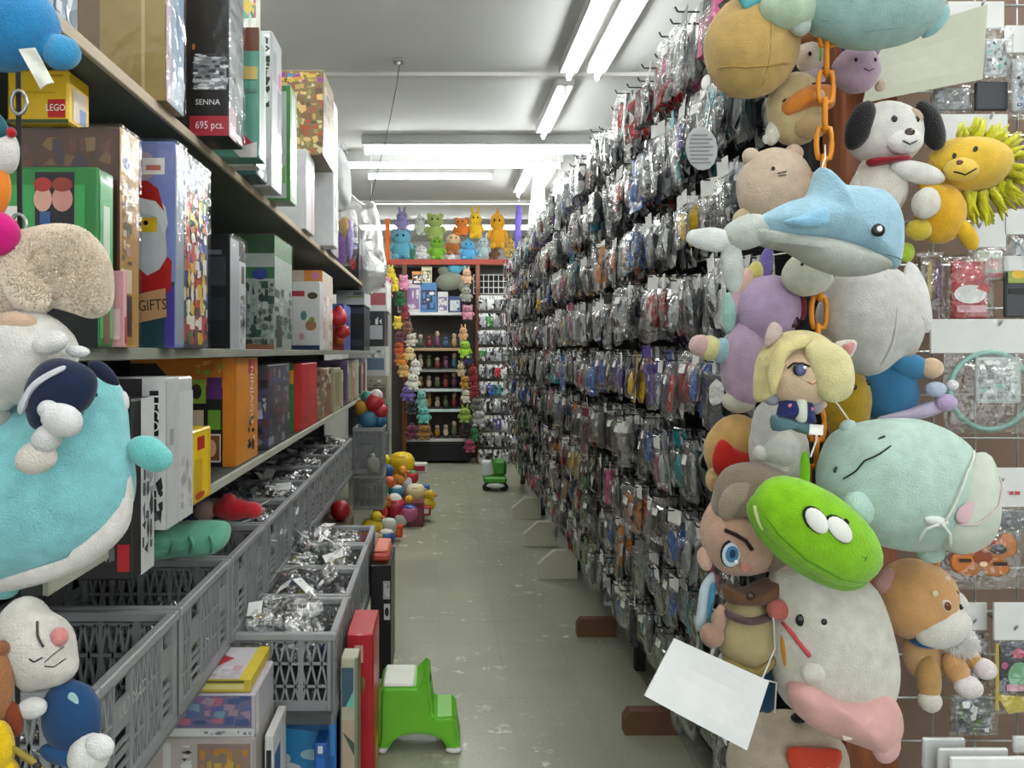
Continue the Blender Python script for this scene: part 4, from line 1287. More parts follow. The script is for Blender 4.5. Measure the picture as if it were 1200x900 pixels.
endpack('white-headed silver bag at the top right corner of the wire grid', 1.70, (1110, 2, 1176, 34), (1146, 34, 1184, 98), (1152, 46, 1178, 90), ins_col='#c9cdd0', hook=(1150, 8), film='bag', extra=[('printed_blocks', [('n', 1153, 48, 1177, 88, 4, 6, GREY + ['#7ac0b0'], 3)])])
endpack('silver bag cut by the right picture edge near the top', 1.69, (1178, 30, 1240, 62), (1180, 62, 1236, 140), (1186, 70, 1232, 132), ins_col='#b9bec2', film='bag', hook=(1205, 36), extra=[('printed_blocks', [('n', 1187, 72, 1230, 130, 5, 7, GREY + ['#5f93b8'], 5)])])
endpack('bag with wide white header below the pale paper sheet', 1.69, (1086, 134, 1180, 172), (1090, 172, 1176, 236), (1100, 178, 1166, 230), ins_col='#8f9498', hook=(1160, 140), film='bag')
endpack('dark grey pack with chrome fittings under the paper sheet', 1.70, None, (1090, 100, 1140, 132), (1094, 104, 1136, 130), ins_col='#7c8083', film='bag')
endpack('black wrapped pack right of the chrome fittings', 1.70, None, None, (1142, 96, 1180, 130), ins_col='#33363a')
endpack('pale bag with pink print, right of the yellow plush feet', 1.69, (1140, 250, 1178, 290), (1136, 290, 1180, 330), (1142, 294, 1174, 328), ins_col='#c9d0bf', hook=(1146, 268), film='bag', extra=[('printed_blocks', [('e', 1160, 310, 9, 7, '#d8a0a0'), ('r', 1144, 320, 1172, 326, '#a83a44')])])
endpack('crumpled silver bag on the right edge beside the yellow mane', 1.69, (1176, 245, 1240, 275), (1178, 275, 1236, 335), (1186, 280, 1228, 330), ins_col='#aab0b4', film='bag', extra=[('printed_blocks', [('n', 1187, 282, 1226, 328, 5, 5, GREY + ['#6a4a6a'], 4)])])
endpack('red pack with a white oval print and a red bow', 1.68, None, (1100, 300, 1164, 378), (1114, 306, 1154, 374), ins_col='#b3262c', hook=(1134, 300), extra=[('printed_blocks', [('e', 1134, 320, 14, 10, '#d23a3e'), ('e', 1134, 345, 19, 11, '#eceae6'), ('p', [(1140, 338), (1156, 332), (1156, 344)], '#c8222a'), ('r', 1118, 358, 1152, 366, '#d89aa2'), ('r', 1116, 366, 1153, 373, '#9c1f26')])])
endpack('brown bag of candy-coloured sticks left of the red pack', 1.69, None, (1072, 296, 1106, 380), (1076, 300, 1102, 376), ins_col='#6b5240', extra=[('printed_blocks', [('r', 1084, 308, 1089, 350, '#b5a02c'), ('r', 1095, 312, 1099, 350, '#7a3a8c'), ('r', 1078, 352, 1100, 374, '#5a4232')])])
endpack('yellow and green printed pack at the right edge above the wide header', 1.68, (1176, 300, 1240, 318), None, (1176, 318, 1240, 372), ins_col='#3f4244', extra=[('printed_blocks', [('r', 1178, 318, 1238, 332, '#8fa04a'), ('e', 1190, 322, 8, 5, '#d8b03a'), ('r', 1180, 338, 1236, 344, '#1f2123')])])
e6 = endpack('clear bag with a wide white header holding a teal hoop', 1.66, (1090, 374, 1250, 414), (1106, 414, 1250, 508), None, hook=(1170, 382), film='film')
hoop = [P(1160 + 47 * math.cos(t * math.pi / 12), 458 + 45 * math.sin(t * math.pi / 12), 1.655) for t in range(24)]
MB().tube(hoop, .006, 7, True).obj('hoop', 'solid', e6, '#86b0a6', smooth=True)
MB().cbox(*(lambda a, b: (a.x, b.x, 1.648, 1.652, a.z, b.z))(P(1143, 472, 1.65), P(1196, 418, 1.65)), .004).obj('label_card', 'paper', e6, '#c4cac8')
tl = MB()
draw(tl, lambda u, v, e: P(u, v, 1.648) + Vector((0, -.001 - e, 0)), [('n', 1147, 422, 1192, 468, 5, 8, ['#dfe3e1', '#a5acaa', '#8c9391', '#eef0ee', '#8ac0ae'], 4)])
tl.obj('label_print', 'print', e6)
endpack('white-headed bag beside the mint plush, lower of the two wide headers', 1.66, (1146, 548, 1250, 594), (1140, 594, 1250, 625), (1150, 598, 1240, 622), ins_col='#5f6366', hook=(1172, 566), film='bag', extra=[('printed_marks', [('r', 1180, 575, 1184, 579, '#b83a44'), ('r', 1186, 575, 1192, 579, '#b83a44')])])
badge = endpack('orange lobed badge with dark spots in a clear sleeve', 1.66, None, (1100, 615, 1200, 690), None, film='film', hook=(1150, 614))
bp = smooth_outline([(1150, 632), (1162, 640), (1178, 625), (1192, 634), (1190, 650), (1178, 655), (1184, 668), (1172, 676), (1156, 674), (1150, 668), (1142, 675), (1126, 674), (1114, 664), (1116, 650), (1128, 650), (1118, 642), (1130, 632)])
MB().pillow([P(u, v, 1.645) for u, v in bp], P(1150, 654, 1.645), .004, .003, (0, 1, 0), 4).obj('badge', 'solid', badge, '#c9742e', smooth=True)
bm_ = MB()
draw(bm_, lambda u, v, e: P(u, v, 1.645) + Vector((0, -.0048 - e, 0)), [('e', 1168, 643, 10, 6, '#1c1618'), ('e', 1132, 643, 9, 5, '#241a1c'), ('e', 1150, 652, 11, 8, '#8a3f22'), ('r', 1122, 654, 1136, 658, '#2a1a14'), ('r', 1162, 658, 1178, 662, '#2a1a14'), ('r', 1140, 632, 1164, 637, '#a03a3a'), ('e', 1150, 660, 5, 3, '#e8c9a8')])
bm_.obj('badge_print', 'print', badge)
endpack('small dark pack with a white header behind the dog plush paws', 1.68, (1122, 706, 1156, 738), (1122, 738, 1158, 806), (1128, 742, 1152, 798), ins_col='#4a4a5a', hook=(1140, 730), extra=[('printed_blocks', [('n', 1129, 744, 1151, 796, 3, 6, ['#7a3a6a', '#3a5a4a', '#c9c9d0', '#26262e'], 4)])])
endpack('navy pack with a green printed blob and a yellow pointed base', 1.65, (1164, 706, 1240, 750), (1162, 750, 1240, 836), (1168, 752, 1240, 812), ins_col='#22223a', hook=(1188, 738), extra=[('printed_blocks', [('e', 1192, 790, 14, 16, '#7ab58a'), ('e', 1190, 764, 7, 6, '#c9406a'), ('e', 1174, 778, 4, 4, '#c94a8a'), ('r', 1176, 800, 1210, 808, '#d8a0b0'), ('p', [(1164, 812), (1236, 816), (1236, 826), (1178, 834)], '#d0bc3a'), ('r', 1163, 752, 1167, 830, '#b5a43a')])])
endpack('grey bagged pack low on the wire grid under the paws', 1.69, None, (1112, 812, 1168, 862), (1118, 818, 1160, 858), ins_col='#7d8084', film='bag', extra=[('printed_blocks', [('n', 1119, 820, 1158, 856, 5, 5, GREY + ['#6a8a4a'], 6)])])
endpack('topmost white blank card jutting at the lower right corner', 1.67, None, None, (1080, 864, 1130, 900), ins_col='#d3d5d3')
endpack('second white card overlapping at the lower right corner', 1.64, None, None, (1098, 876, 1180, 930), ins_col='#e1e2e0')
endpack('foremost white card along the lower right picture edge', 1.61, None, None, (1112, 886, 1250, 940), ins_col='#ebecea')
endpack('white card on the far right edge above the foremost card', 1.66, None, None, (1186, 862, 1250, 882), ins_col='#dfe1df')

def fur(o, n, length, color, seed=1):
    """short fur tufts standing on a stuffed part"""
    rr = random.Random(seed)
    me = o.data
    off = PLOC[o.name]
    mb = MB()
    polys = list(me.polygons)
    wts = [p.area for p in polys]
    for p in rr.choices(polys, wts, k=n):
        vs = [me.vertices[i].co for i in p.vertices]
        if len(vs) == 4:
            u_, v_ = rr.random(), rr.random()
            c = (vs[0] * (1 - u_) + vs[1] * u_) * (1 - v_) + (vs[3] * (1 - u_) + vs[2] * u_) * v_ + off
        else:
            ws = [rr.expovariate(1) for _ in vs]
            c = sum((v * w for v, w in zip(vs, ws)), Vector()) / sum(ws) + off
        nrm = p.normal
        d = (nrm + Vector((rr.gauss(0, .35), rr.gauss(0, .35), rr.gauss(-.2, .35)))).normalized()
        a = nrm.orthogonal().normalized() * .0012
        b = nrm.cross(a).normalized() * .0012
        c0 = c - nrm * .002
        mb.add([c0 + a, c0 - a * .5 + b, c0 - a * .5 - b, c + d * length * rr.uniform(.6, 1.2)], [(0, 1, 3), (1, 2, 3), (2, 0, 3)])
    return mb.obj('fur', 'cloth', o, color, smooth=False, kind='stuff')

# ------------------------------------------------------------------ orange chain and plush cluster on the right
chain = thing('plastic_chain', 'orange plastic chain running down the plush cluster', 'chain', P(962, 600, 1.44))
for k in range(20):
    cy = -30 + k * 33
    cx = 969 - 12 * min(1, max(0, (cy - 60) / 400))
    Y = 1.44
    pts = []
    for t in range(16):
        a = t * math.pi / 8
        w, hh = (9, 21) if k % 2 == 0 else (3.5, 21)
        dpt = 0 if k % 2 == 0 else .013
        p = P(cx + w * math.cos(a), cy + hh * max(-.85, min(.85, 1.25 * math.sin(a))), Y)
        p.y += dpt * math.cos(a)
        pts.append(p)
    MB().tube(pts, .0048, 6, True).obj('link', 'solid', chain, '#dd8a14', smooth=True)

W, BK = '#e3e0d8', '#0f0f10'
plush('round_tan_plush', 'large round tan plush with a teal patch at the picture top', 'plush toy', 1.5, [
    Ell('body', 880, 55, 54, 59, '#c9a764', lump=.03, rd=50),
    Pil('felt_patch', [(832, -5), (838, 12), (850, 18), (857, 28), (874, 22), (878, 10), (872, -2), (850, -12)], '#62b4bd', 6, dy=-.066, mat='cloth'),
    Pil('side_patch', [(918, 30), (930, 28), (934, 42), (926, 50), (918, 42)], '#2c6a80', 6, dy=-.03, mat='cloth'),
    Ell('stem', 885, -8, 18, 14, '#d8c070')],
    [Line('seam', [(836, 85), (860, 92), (884, 92), (910, 86)], 2, '#a9824a', 0), Line('seam', [(884, -2), (882, 30), (882, 60), (884, 108)], 1.6, '#b08c50', 0),
     Dot('snap', 827, 96, 5, 9, '#e8e6de', 0, 20)], hang=((880, 10), (880, -40, 1.5)))
tg = thing('oval_tag', 'grey printed oval paper tag hanging by a thread from the tan plush', 'tag', P(822, 200, 1.5))
MB().ell(P(822, 174, 1.5), Vector((19, 1.2, 26)) * 1.5 / F, rotY(-6), 24, 8).obj('tag_card', 'paper', tg, '#a9abab', smooth=True)
tl = MB()
for i in range(8):
    v = 158 + i * 4.6
    hw_ = 15 * math.sqrt(max(0, 1 - ((v - 174) / 26) ** 2))
    draw(tl, lambda u, vv, e: P(u, vv, 1.5) + Vector((0, -.0025 - e, 0)), [('r', 822 - hw_, v, 822 + hw_ * (.9 if i % 2 else .6), v + 1.5, '#6a6c6e')])
tl.obj('tag_print', 'print', tg)
MB().tube([P(826, 100, 1.47), P(815, 125, 1.49), P(818, 150, 1.5)], .0008, 4).obj('thread', 'cloth', tg, '#e6e6e2')
MB().tube([P(826, 100, 1.47), P(832, 125, 1.49), P(827, 150, 1.5)], .0008, 4).obj('thread', 'cloth', tg, '#e6e6e2')

plush('pale_teal_plush', 'pale teal plush lying across the top of the cluster', 'plush toy', 1.42, [
    Ell('body', 1022, 2, 82, 55, '#9fc4bf', lump=.04, rd=52),
    Ell('head', 925, 8, 34, 26, '#b9d0b4', rd=24),
    Pil('fin', [(1092, 8), (1110, 6), (1112, 20), (1098, 38), (1082, 44), (1084, 28)], '#8fbfc0', 8),
    Ell('paw', 938, 30, 12, 12, '#c9d4c8')],
    [Dot('nose', 930, 4, 7, 6, '#9a4a34', 1, mat='plush'), Line('seam', [(955, 30), (1000, 48), (1060, 44), (1092, 25)], 1.5, '#86aca8', 0)], hang=((1000, -30), (975, -60, 1.44)))
plush('brown_hair_doll', 'small white doll with brown hair tucked behind the chain', 'doll', 1.56, [
    Ell('face', 950, 66, 17, 22, '#dccdc2'), Ell('hair', 955, 48, 21, 16, '#7d5530'), Ell('hair_back', 966, 62, 14, 28, '#5f3c22', dy=.03), Ell('body', 953, 92, 14, 14, '#cfc0cc')],
    [Line('ribbon', [(954, 56), (955, 66), (955, 76)], 3, '#8ac070', 0), Dot('eye', 943, 68, 2, 3, BK, 0)])
plush('mauve_plush', 'small mauve plush head under the pale teal plush', 'plush toy', 1.55, [
    Ell('head', 1003, 82, 27, 27, '#b9a0b4'), Ell('ear', 992, 54, 7, 12, '#6a4a98', rot=-20), Ell('ear', 1024, 60, 7, 10, '#a890a6', rot=25), Ell('paw', 1032, 100, 6, 8, '#c9b8a4', rot=30)],
    [Line('smile', [(1000, 88), (1006, 91), (1013, 88)], 1.6, '#7a4a6a', 0), Dot('eye', 992, 78, 2, 2.5, BK, 0), Dot('eye', 1014, 78, 2, 2.5, BK, 0)])
plush('orange_banded_plush', 'cream plush head with an orange hood band behind the chain', 'plush toy', 1.53, [
    Ell('head', 933, 128, 34, 42, '#cbb98a'), Pil('hood_band', [(908, 128), (925, 112), (950, 106), (966, 110), (966, 132), (945, 134), (925, 140), (912, 142)], '#d98432', 22, dy=-.03),
    Ell('muzzle', 941, 152, 20, 16, '#b8a074', dy=-.03), Ell('ear', 906, 155, 9, 16, '#d8d4c4', rot=10)],
    [Dot('button', 941, 124, 6, 6, '#d8c8be', 1, mat='plush'), Line('hood_edge', [(908, 126), (925, 110), (950, 104), (964, 105)], 2.4, '#2a1c14', 1, lift=.004), Dot('ring', 899, 163, 6, 6, '#b9bcba', 0)])
plush('cream_cat_plush', 'cream cat plush with a tiny stitched face left of the dolphin', 'plush toy', 1.51, [
    Ell('body', 908, 222, 45, 48, '#cdb9a2', rd=32), Ell('ear', 880, 184, 10, 11, '#cbb8a6', rot=-25), Ell('ear', 930, 180, 11, 11, '#c9b49c', rot=15), Ell('paw', 872, 256, 14, 12, '#c6b694', rot=-30)],
    [Dot('eye', 894, 204, 2.2, 2.4, BK, 0), Line('whisker', [(898, 210), (908, 208)], 1.2, '#3a2c22', 0), Line('whisker', [(899, 213), (907, 212)], 1.2, '#3a2c22', 0), Dot('cheek', 942, 212, 5, 6, '#cf9a88', 0, mat='plush')])
plush('puppy_plush', 'white puppy plush with black ears and a thin red collar', 'plush toy', 1.5, [
    Ell('head', 1038, 157, 44, 37, '#dcdad4', rd=34), Ell('muzzle', 1044, 172, 22, 15, '#e6e4de', dy=-.042),
    Ell('ear', 998, 152, 15, 30, '#161617', rot=22, dy=-.03, rd=9), Ell('ear', 1078, 152, 15, 30, '#161617', rot=-22, dy=-.03, rd=9),
    Ell('body', 1032, 218, 30, 40, '#d5cfc4'), Ell('arm', 1060, 208, 32, 12, '#dfdcd6', rot=14, dy=-.04), Ell('foot', 1066, 244, 15, 18, '#dcd8ce', rot=10, dy=-.05),
    Pil('collar', [(1005, 192), (1024, 190), (1050, 188), (1052, 194), (1026, 198), (1008, 199)], '#8e1e2c', 14, dy=-.035, mat='cloth'), Ell('arm', 1005, 222, 10, 24, '#d0ccc4', rot=15),
    Ell('eye_patch', 1056, 147, 12, 13, '#b9a58c', dy=-.036, rd=8)],
    [Dot('nose', 1044, 165, 6, 4.5, '#4a3630', 1), Dot('eye', 1029, 149, 3.4, 4, BK, 0), Dot('eye', 1056, 149, 3.4, 4, BK, 9), Line('smile', [(1036, 175), (1044, 179), (1052, 175)], 1.6, '#4a3630', 1)])
lion = plush('yellow_lion_plush', 'yellow plush lion cub with a shaggy lime mane', 'plush toy', 1.49, [
    Ell('head', 1136, 192, 47, 32, '#e2b93a', rd=30), Ell('muzzle', 1112, 204, 20, 14, '#e8c552', dy=-.035),
    Ell('body', 1101, 250, 28, 36, '#e0ac28'), Ell('arm', 1088, 226, 22, 9, '#e2b12a', rot=25, dy=-.02), Ell('foot', 1069, 271, 14, 13, '#d0b83a', dy=-.02), Ell('foot', 1125, 277, 10, 20, '#e0b428', rot=-28, dy=-.02), Ell('tail_tuft', 1062, 296, 9, 12, '#a8c23c')],
    [Dot('eye', 1124, 182, 2.6, 4, BK, 0, 15), Dot('eye', 1104, 188, 2.4, 3.6, BK, 0, 15), Dot('nose', 1104, 198, 4, 3, '#6a3a1c', 1), Line('smile', [(1098, 208), (1110, 212), (1122, 205)], 1.8, BK, 1)])
mb = MB()
rr = random.Random(4)
for k in range(90):
    a = rr.uniform(-2.0, 2.0)
    base = P(1142 + 40 * math.cos(a), 195 - 30 * math.sin(a), 1.5 + rr.uniform(-.02, .03))
    tip = P(1150 + rr.uniform(55, 66) * math.cos(a), 200 - rr.uniform(52, 66) * math.sin(a), 1.5 + rr.uniform(-.04, .05))
    mb.tube([base, (base + tip) / 2 + Vector((0, rr.uniform(-.01, .01), 0)), tip], [.008, .006, .0015], 5)
mb.obj('mane', 'plush', lion, '#d3d02c', smooth=True, kind='stuff')

plush('dolphin_plush', 'pale blue dolphin plush stretched across the front of the cluster', 'plush toy', 1.3, [
    Pil('back', [(882, 262), (900, 248), (925, 236), (946, 228), (956, 202), (962, 197), (974, 208), (986, 217), (1012, 219), (1034, 224), (1050, 240), (1057, 268), (1053, 312), (1036, 312), (1012, 298), (975, 286), (935, 282), (905, 278)], '#9fc7d9', 36, cen=(985, 255), lump=.05),
    Pil('belly', [(872, 268), (905, 272), (940, 276), (980, 282), (1015, 294), (1045, 310), (1020, 322), (985, 324), (950, 312), (915, 292), (880, 284)], '#b3b8ae', 30, cen=(965, 297), dy=-.004, lump=.05),
    Ell('tail_stalk', 876, 272, 30, 20, '#bcc2bc', rot=-18, rd=18),
    Ell('fluke', 836, 281, 33, 14, '#d5d8d6', rot=6, rd=8), Ell('fluke', 858, 310, 13, 34, '#c0c6c2', rot=-4, rd=8),
    Pil('flipper', [(902, 266), (925, 258), (950, 250), (954, 262), (948, 270), (925, 272)], '#8fc3e0', 7, dy=-.05)],
    [Dot('eye_ring', 1010, 275, 8, 7.5, BK, 0), Dot('eye_light', 1010, 274, 3.4, 3.4, '#f2f2f0', 0, lift=.004), Line('mouth', [(1012, 297), (1030, 302), (1048, 306)], 1.4, '#6d8a96', 0)], hang=((962, 200), (967, 170, 1.44)))
plush('lavender_plush', 'lavender plush with one pastel rainbow striped arm', 'plush toy', 1.5, [
    Ell('head', 900, 362, 38, 40, '#b8a2c2', rd=32), Ell('body', 872, 428, 27, 50, '#b9a0ba', rd=24), Ell('foot', 866, 470, 20, 14, '#c9c6b6'),
    Ell('arm_pink', 821, 405, 14, 13, '#d8b4b0'), Ell('arm_yellow', 832, 408, 14, 15, '#dcd79a'), Ell('arm_blue', 846, 411, 14, 15, '#9fc0cc'),
    Ell('hair_teal', 854, 366, 9, 24, '#9cc4ba'), Ell('hair_peach', 872, 330, 10, 18, '#dcb8a8', rot=20), Ell('hair_yellow', 886, 318, 9, 12, '#d8cf7a'),
    Ell('horn', 860, 394, 16, 7, '#a9aeb2', rot=-35), Ell('bow', 898, 308, 8, 20, '#7a6cb0', rot=10), Ell('ear', 862, 350, 8, 20, '#c9a8b8')],
    [Dot('eye', 920, 378, 6, 7, '#3a1626', 0), Line('smile', [(880, 432), (890, 435), (898, 431)], 1.5, '#96789a', 1), Dot('cheek', 934, 362, 5, 14, '#8a2a4a', 0, mat='plush')], hang=((898, 300), (960, 290, 1.44)))
plush('white_ball_plush', 'round off-white plush head with a brown beak under the dolphin', 'plush toy', 1.44, [
    Ell('head', 946, 322, 29, 26, '#d0d2c2'), Ell('beak', 946, 304, 8, 6, '#8a6a44', dy=-.03)], [Dot('eye', 932, 312, 2, 2, BK, 0), Dot('eye', 960, 312, 2, 2, BK, 0)])
plush('white_seal_plush', 'big white seal plush with a ruffled flipper, right of the chain', 'plush toy', 1.47, [
    Pil('body', [(968, 345), (985, 320), (1015, 312), (1045, 314), (1068, 340), (1077, 380), (1070, 408), (1048, 422), (1030, 436), (1012, 440), (990, 420), (966, 390), (960, 368)], '#cfcdc8', 50, cen=(1018, 370), lump=.05),
    Ell('flipper', 1064, 350, 13, 42, '#dedddb', rot=-14, rd=9, dy=-.03), Ell('tail', 1068, 396, 12, 22, '#cdbba8', rot=10, rd=9)],
    [Line('seam', [(1016, 315), (1022, 350), (1020, 400), (1014, 436)], 1.5, '#bcbab4', 0), Line('crease', [(1056, 372), (1066, 380), (1074, 384)], 1.6, '#d8cba0', 0)])
plush('blue_coat_doll', 'doll in a blue coat holding a lilac flower', 'doll', 1.58, [
    Ell('coat', 1040, 452, 34, 44, '#366f96', rd=26, taper=.15, mat='cloth'), Ell('sleeve', 1054, 428, 26, 15, '#3f7ea6', rot=15, dy=-.03, mat='cloth'), Ell('hand', 1076, 431, 14, 12, '#d8bb9a', dy=-.04),
    Pil('sash', [(1014, 488), (1050, 478), (1080, 468), (1092, 478), (1070, 488), (1040, 492)], '#b5aac0', 7, dy=-.04, mat='cloth'), Ell('flower', 1078, 455, 12, 9, '#b8c4dc', dy=-.05), Ell('flower', 1090, 470, 12, 10, '#c2acd0', dy=-.05), Ell('flower', 1097, 450, 7, 6, '#dcdce0', dy=-.05)])
plush('mustard_plush', 'mustard yellow plush with a black bead eye behind the blond doll', 'plush toy', 1.56, [
    Ell('body', 992, 472, 28, 46, '#b08f22', rd=22), Ell('ear', 976, 434, 8, 12, '#a5861e', rot=-15)], [Dot('eye', 990, 453, 3.6, 3.6, '#1a0e0c', 0), Dot('eye', 1010, 448, 3, 3.4, '#1a0e0c', 0)])
plush('blond_doll', 'blond doll with white cat ears and a navy waistcoat', 'doll', 1.3, [
    Ell('head', 937, 440, 42, 36, '#e0c4a4', rd=34),
    Pil('hair', [(888, 470), (889, 430), (900, 405), (920, 390), (950, 387), (975, 398), (988, 420), (990, 445), (982, 470), (975, 462), (968, 470), (960, 452), (945, 430), (928, 412), (912, 425), (905, 440), (900, 465)], '#d9cd92', 30, cen=(940, 425), dy=.012, lump=.1),
    Pil('front_lock', [(890, 436), (898, 410), (915, 396), (938, 392), (936, 404), (918, 412), (906, 428), (900, 452), (893, 462)], '#d9cd92', 9, cen=(908, 412), dy=-.034, lump=.1),
    Pil('fringe', [(930, 406), (955, 400), (978, 415), (985, 440), (980, 462), (962, 470), (946, 462), (938, 440)], '#dcd49e', 14, dy=-.043, lump=.1),
    Pil('cat_ear', [(897, 408), (898, 388), (906, 377), (916, 384), (914, 396)], '#c9b4ac', 6, dy=.0), Pil('cat_ear', [(978, 402), (1000, 398), (1003, 408), (992, 424), (984, 418)], '#d8d0c8', 6, dy=.0),
    Pil('ear_lining', [(984, 405), (998, 402), (991, 417)], '#c98a86', 3, dy=-.01),
    Pil('waistcoat', [(906, 486), (912, 470), (925, 464), (945, 468), (950, 486), (950, 496), (928, 492), (905, 488)], '#262f66', 15, dy=-.012, mat='cloth'),
    Pil('shirt', [(925, 466), (936, 467), (936, 492), (924, 490)], '#d8dcd0', 8, dy=-.025, mat='cloth'), Pil('skirt', [(902, 486), (925, 490), (949, 496), (949, 509), (932, 506), (922, 501), (903, 504)], '#55757c', 14, dy=-.01, mat='cloth'),
    Ell('sleeve', 904, 467, 10, 8, '#9a9aa6', rot=30, mat='cloth'), Ell('hand', 897, 463, 5, 5, '#ead0b8'), Ell('sleeve', 956, 477, 9, 8, '#a4a4ae', rot=-25, mat='cloth'), Ell('hand', 964, 474, 5, 5, '#ead0b8')],
    [Dot('eye_outline', 922, 432, 8, 8, '#20222e', 0, lift=.002), Dot('iris', 922.5, 433, 6, 6.5, '#4c5580', 0, lift=.005), Dot('eye_light', 925, 430, 2, 2, '#f0f0f4', 0, lift=.01), Line('eyelid', [(911, 431), (917, 425), (926, 425), (933, 429)], 2, '#241a1c', 0, lift=.002), Line('smile', [(930, 446), (936, 449), (942, 446)], 1.3, '#b0604a', 0),
     Dot('lapel_pin', 917, 474, 2.6, 2.6, '#d07a9a', 7), Dot('lapel_pin', 942, 478, 2.6, 2.6, '#d07a9a', 7)])
sheet('care_tag', 'small white sewn care tag beside the blond doll skirt', 'tag', [(949, 497), (965, 498), (964, 510), (948, 509)], 1.27, '#ecebe4')
plush('white_bear_plush', 'plain white plush body with a stubby paw below the blond doll', 'plush toy', 1.43, [
    Ell('body', 912, 528, 34, 50, '#c9c6ba', rd=28), Ell('chest', 896, 500, 20, 32, '#cdccca', dy=-.02), Ell('paw', 884, 528, 9, 9, '#d8d6d0', dy=-.03), Ell('belly', 906, 522, 22, 22, '#d5d4cc', dy=-.03)])
plush('red_shirt_plush', 'honey tan plush in a red shirt at the cluster left edge', 'plush toy', 1.53, [
    Ell('body', 864, 528, 38, 42, '#c09a5e', rd=28), Pil('shirt', [(836, 512), (852, 522), (872, 528), (892, 530), (892, 545), (868, 548), (850, 554), (832, 552), (826, 535)], '#b5241c', 12, dy=-.04, mat='cloth'), Ell('foot', 832, 560, 9, 14, '#c9ab78', dy=-.02)])
plush('mint_plush', 'large mint green plush with a white bow lying on its side', 'plush toy', 1.36, [
    Pil('body', [(960, 568), (964, 540), (978, 510), (1006, 496), (1040, 490), (1080, 492), (1112, 506), (1134, 526), (1143, 560), (1142, 600), (1130, 634), (1095, 644), (1058, 645), (1020, 636), (985, 616), (966, 596)], '#b3cfc4', 62, cen=(1050, 568), lump=.04),
    Pil('apron', [(1078, 596), (1092, 560), (1116, 530), (1134, 528), (1141, 560), (1140, 602), (1128, 630), (1098, 640), (1076, 624)], '#c6cfc0', 30, cen=(1110, 590), dy=-.052, lump=.06, mat='cloth'),
    Ell('ear', 1050, 540, 20, 12, '#b9d6ca', dy=-.07, rot=-8), Ell('arm', 984, 588, 17, 20, '#b5d4ca', rot=-20, dy=-.06), Ell('tail', 1150, 608, 14, 18, '#b4cdce', rot=-20), Ell('foot', 1091, 648, 16, 12, '#b0ccbc'), Ell('ear', 994, 500, 10, 8, '#b8d2cc', rot=-20),
    Ell('bow', 1060, 598, 14, 6, '#e2e6e0', rot=10, dy=-.087, mat='cloth')],
    [Line('muzzle_line', [(972, 556), (982, 546), (990, 534), (1004, 526), (1018, 517)], 2, '#26302c', 0, lift=.001), Dot('eye', 1013, 509, 5, 1.6, '#1c2420', 0, -25), Dot('eye', 968, 547, 2.4, 4, '#1c2420', 0, 25),
     Line('bow_tail', [(1058, 600), (1046, 606), (1044, 620)], 3.5, '#e2e6e0', 0, lift=.012), Line('bow_tail', [(1062, 600), (1074, 612), (1082, 628)], 3.5, '#e2e6e0', 0, lift=.012), Line('apron_edge', [(1066, 600), (1080, 572), (1095, 545), (1118, 524)], 2.4, '#d8dccf', 0, lift=.006), Line('apron_edge', [(1066, 604), (1100, 600), (1125, 580), (1140, 552)], 2, '#d8c0c4', 1, lift=.003), Dot('pocket', 1094, 588, 16, 10, '#d5b4bb', 1, -35, 'cloth', .2)], hang=((1000, 500), (960, 450, 1.44)))
plush('green_pouch', 'bright green oval zip pouch with two white oval eyes', 'pouch', 1.27, [
    Ell('pouch_body', 957, 622, 84, 46, '#84c414', rot=36, rd=32, lump=.03, sq=.9), Ell('strap', 950, 556, 6, 26, '#6fae14', rd=4, mat='cloth', dy=.02), Ell('gusset', 951, 634, 86, 40, '#76b610', rot=36, rd=22, dy=.008, lump=.02)],
    [Dot('eye_outline', 941, 603, 12, 19, '#1c2a10', 0, -38, 'cloth', .3), Dot('eye_white', 941, 603, 10.5, 17, '#eceee6', 0, -38, 'cloth', .3, .004), Dot('eye_outline', 967, 613, 12, 20, '#1c2a10', 0, -42, 'cloth', .3), Dot('eye_white', 967, 613, 10.5, 18, '#eceee6', 0, -42, 'cloth', .3, .004),
     Dot('pupil', 936, 597, 2.5, 4, '#1a2014', 0, -38, 'cloth', .3, .008), Dot('pupil', 975, 604, 2.5, 4, '#1a2014', 0, -38, 'cloth', .3, .008), Line('mouth', [(994, 644), (1000, 648), (1002, 643), (998, 652)], 2, '#2a4a10', 0),
     Line('zip', [(884, 592), (905, 622), (935, 650), (975, 672), (1010, 680)], 3.4, '#5f9a0c', 0, lift=.002), Dot('zip_pull', 887, 606, 4, 16, '#b8c88a', 0, -20, 'solid', .4, .004)], hang=((950, 535), (957, 500, 1.44)))
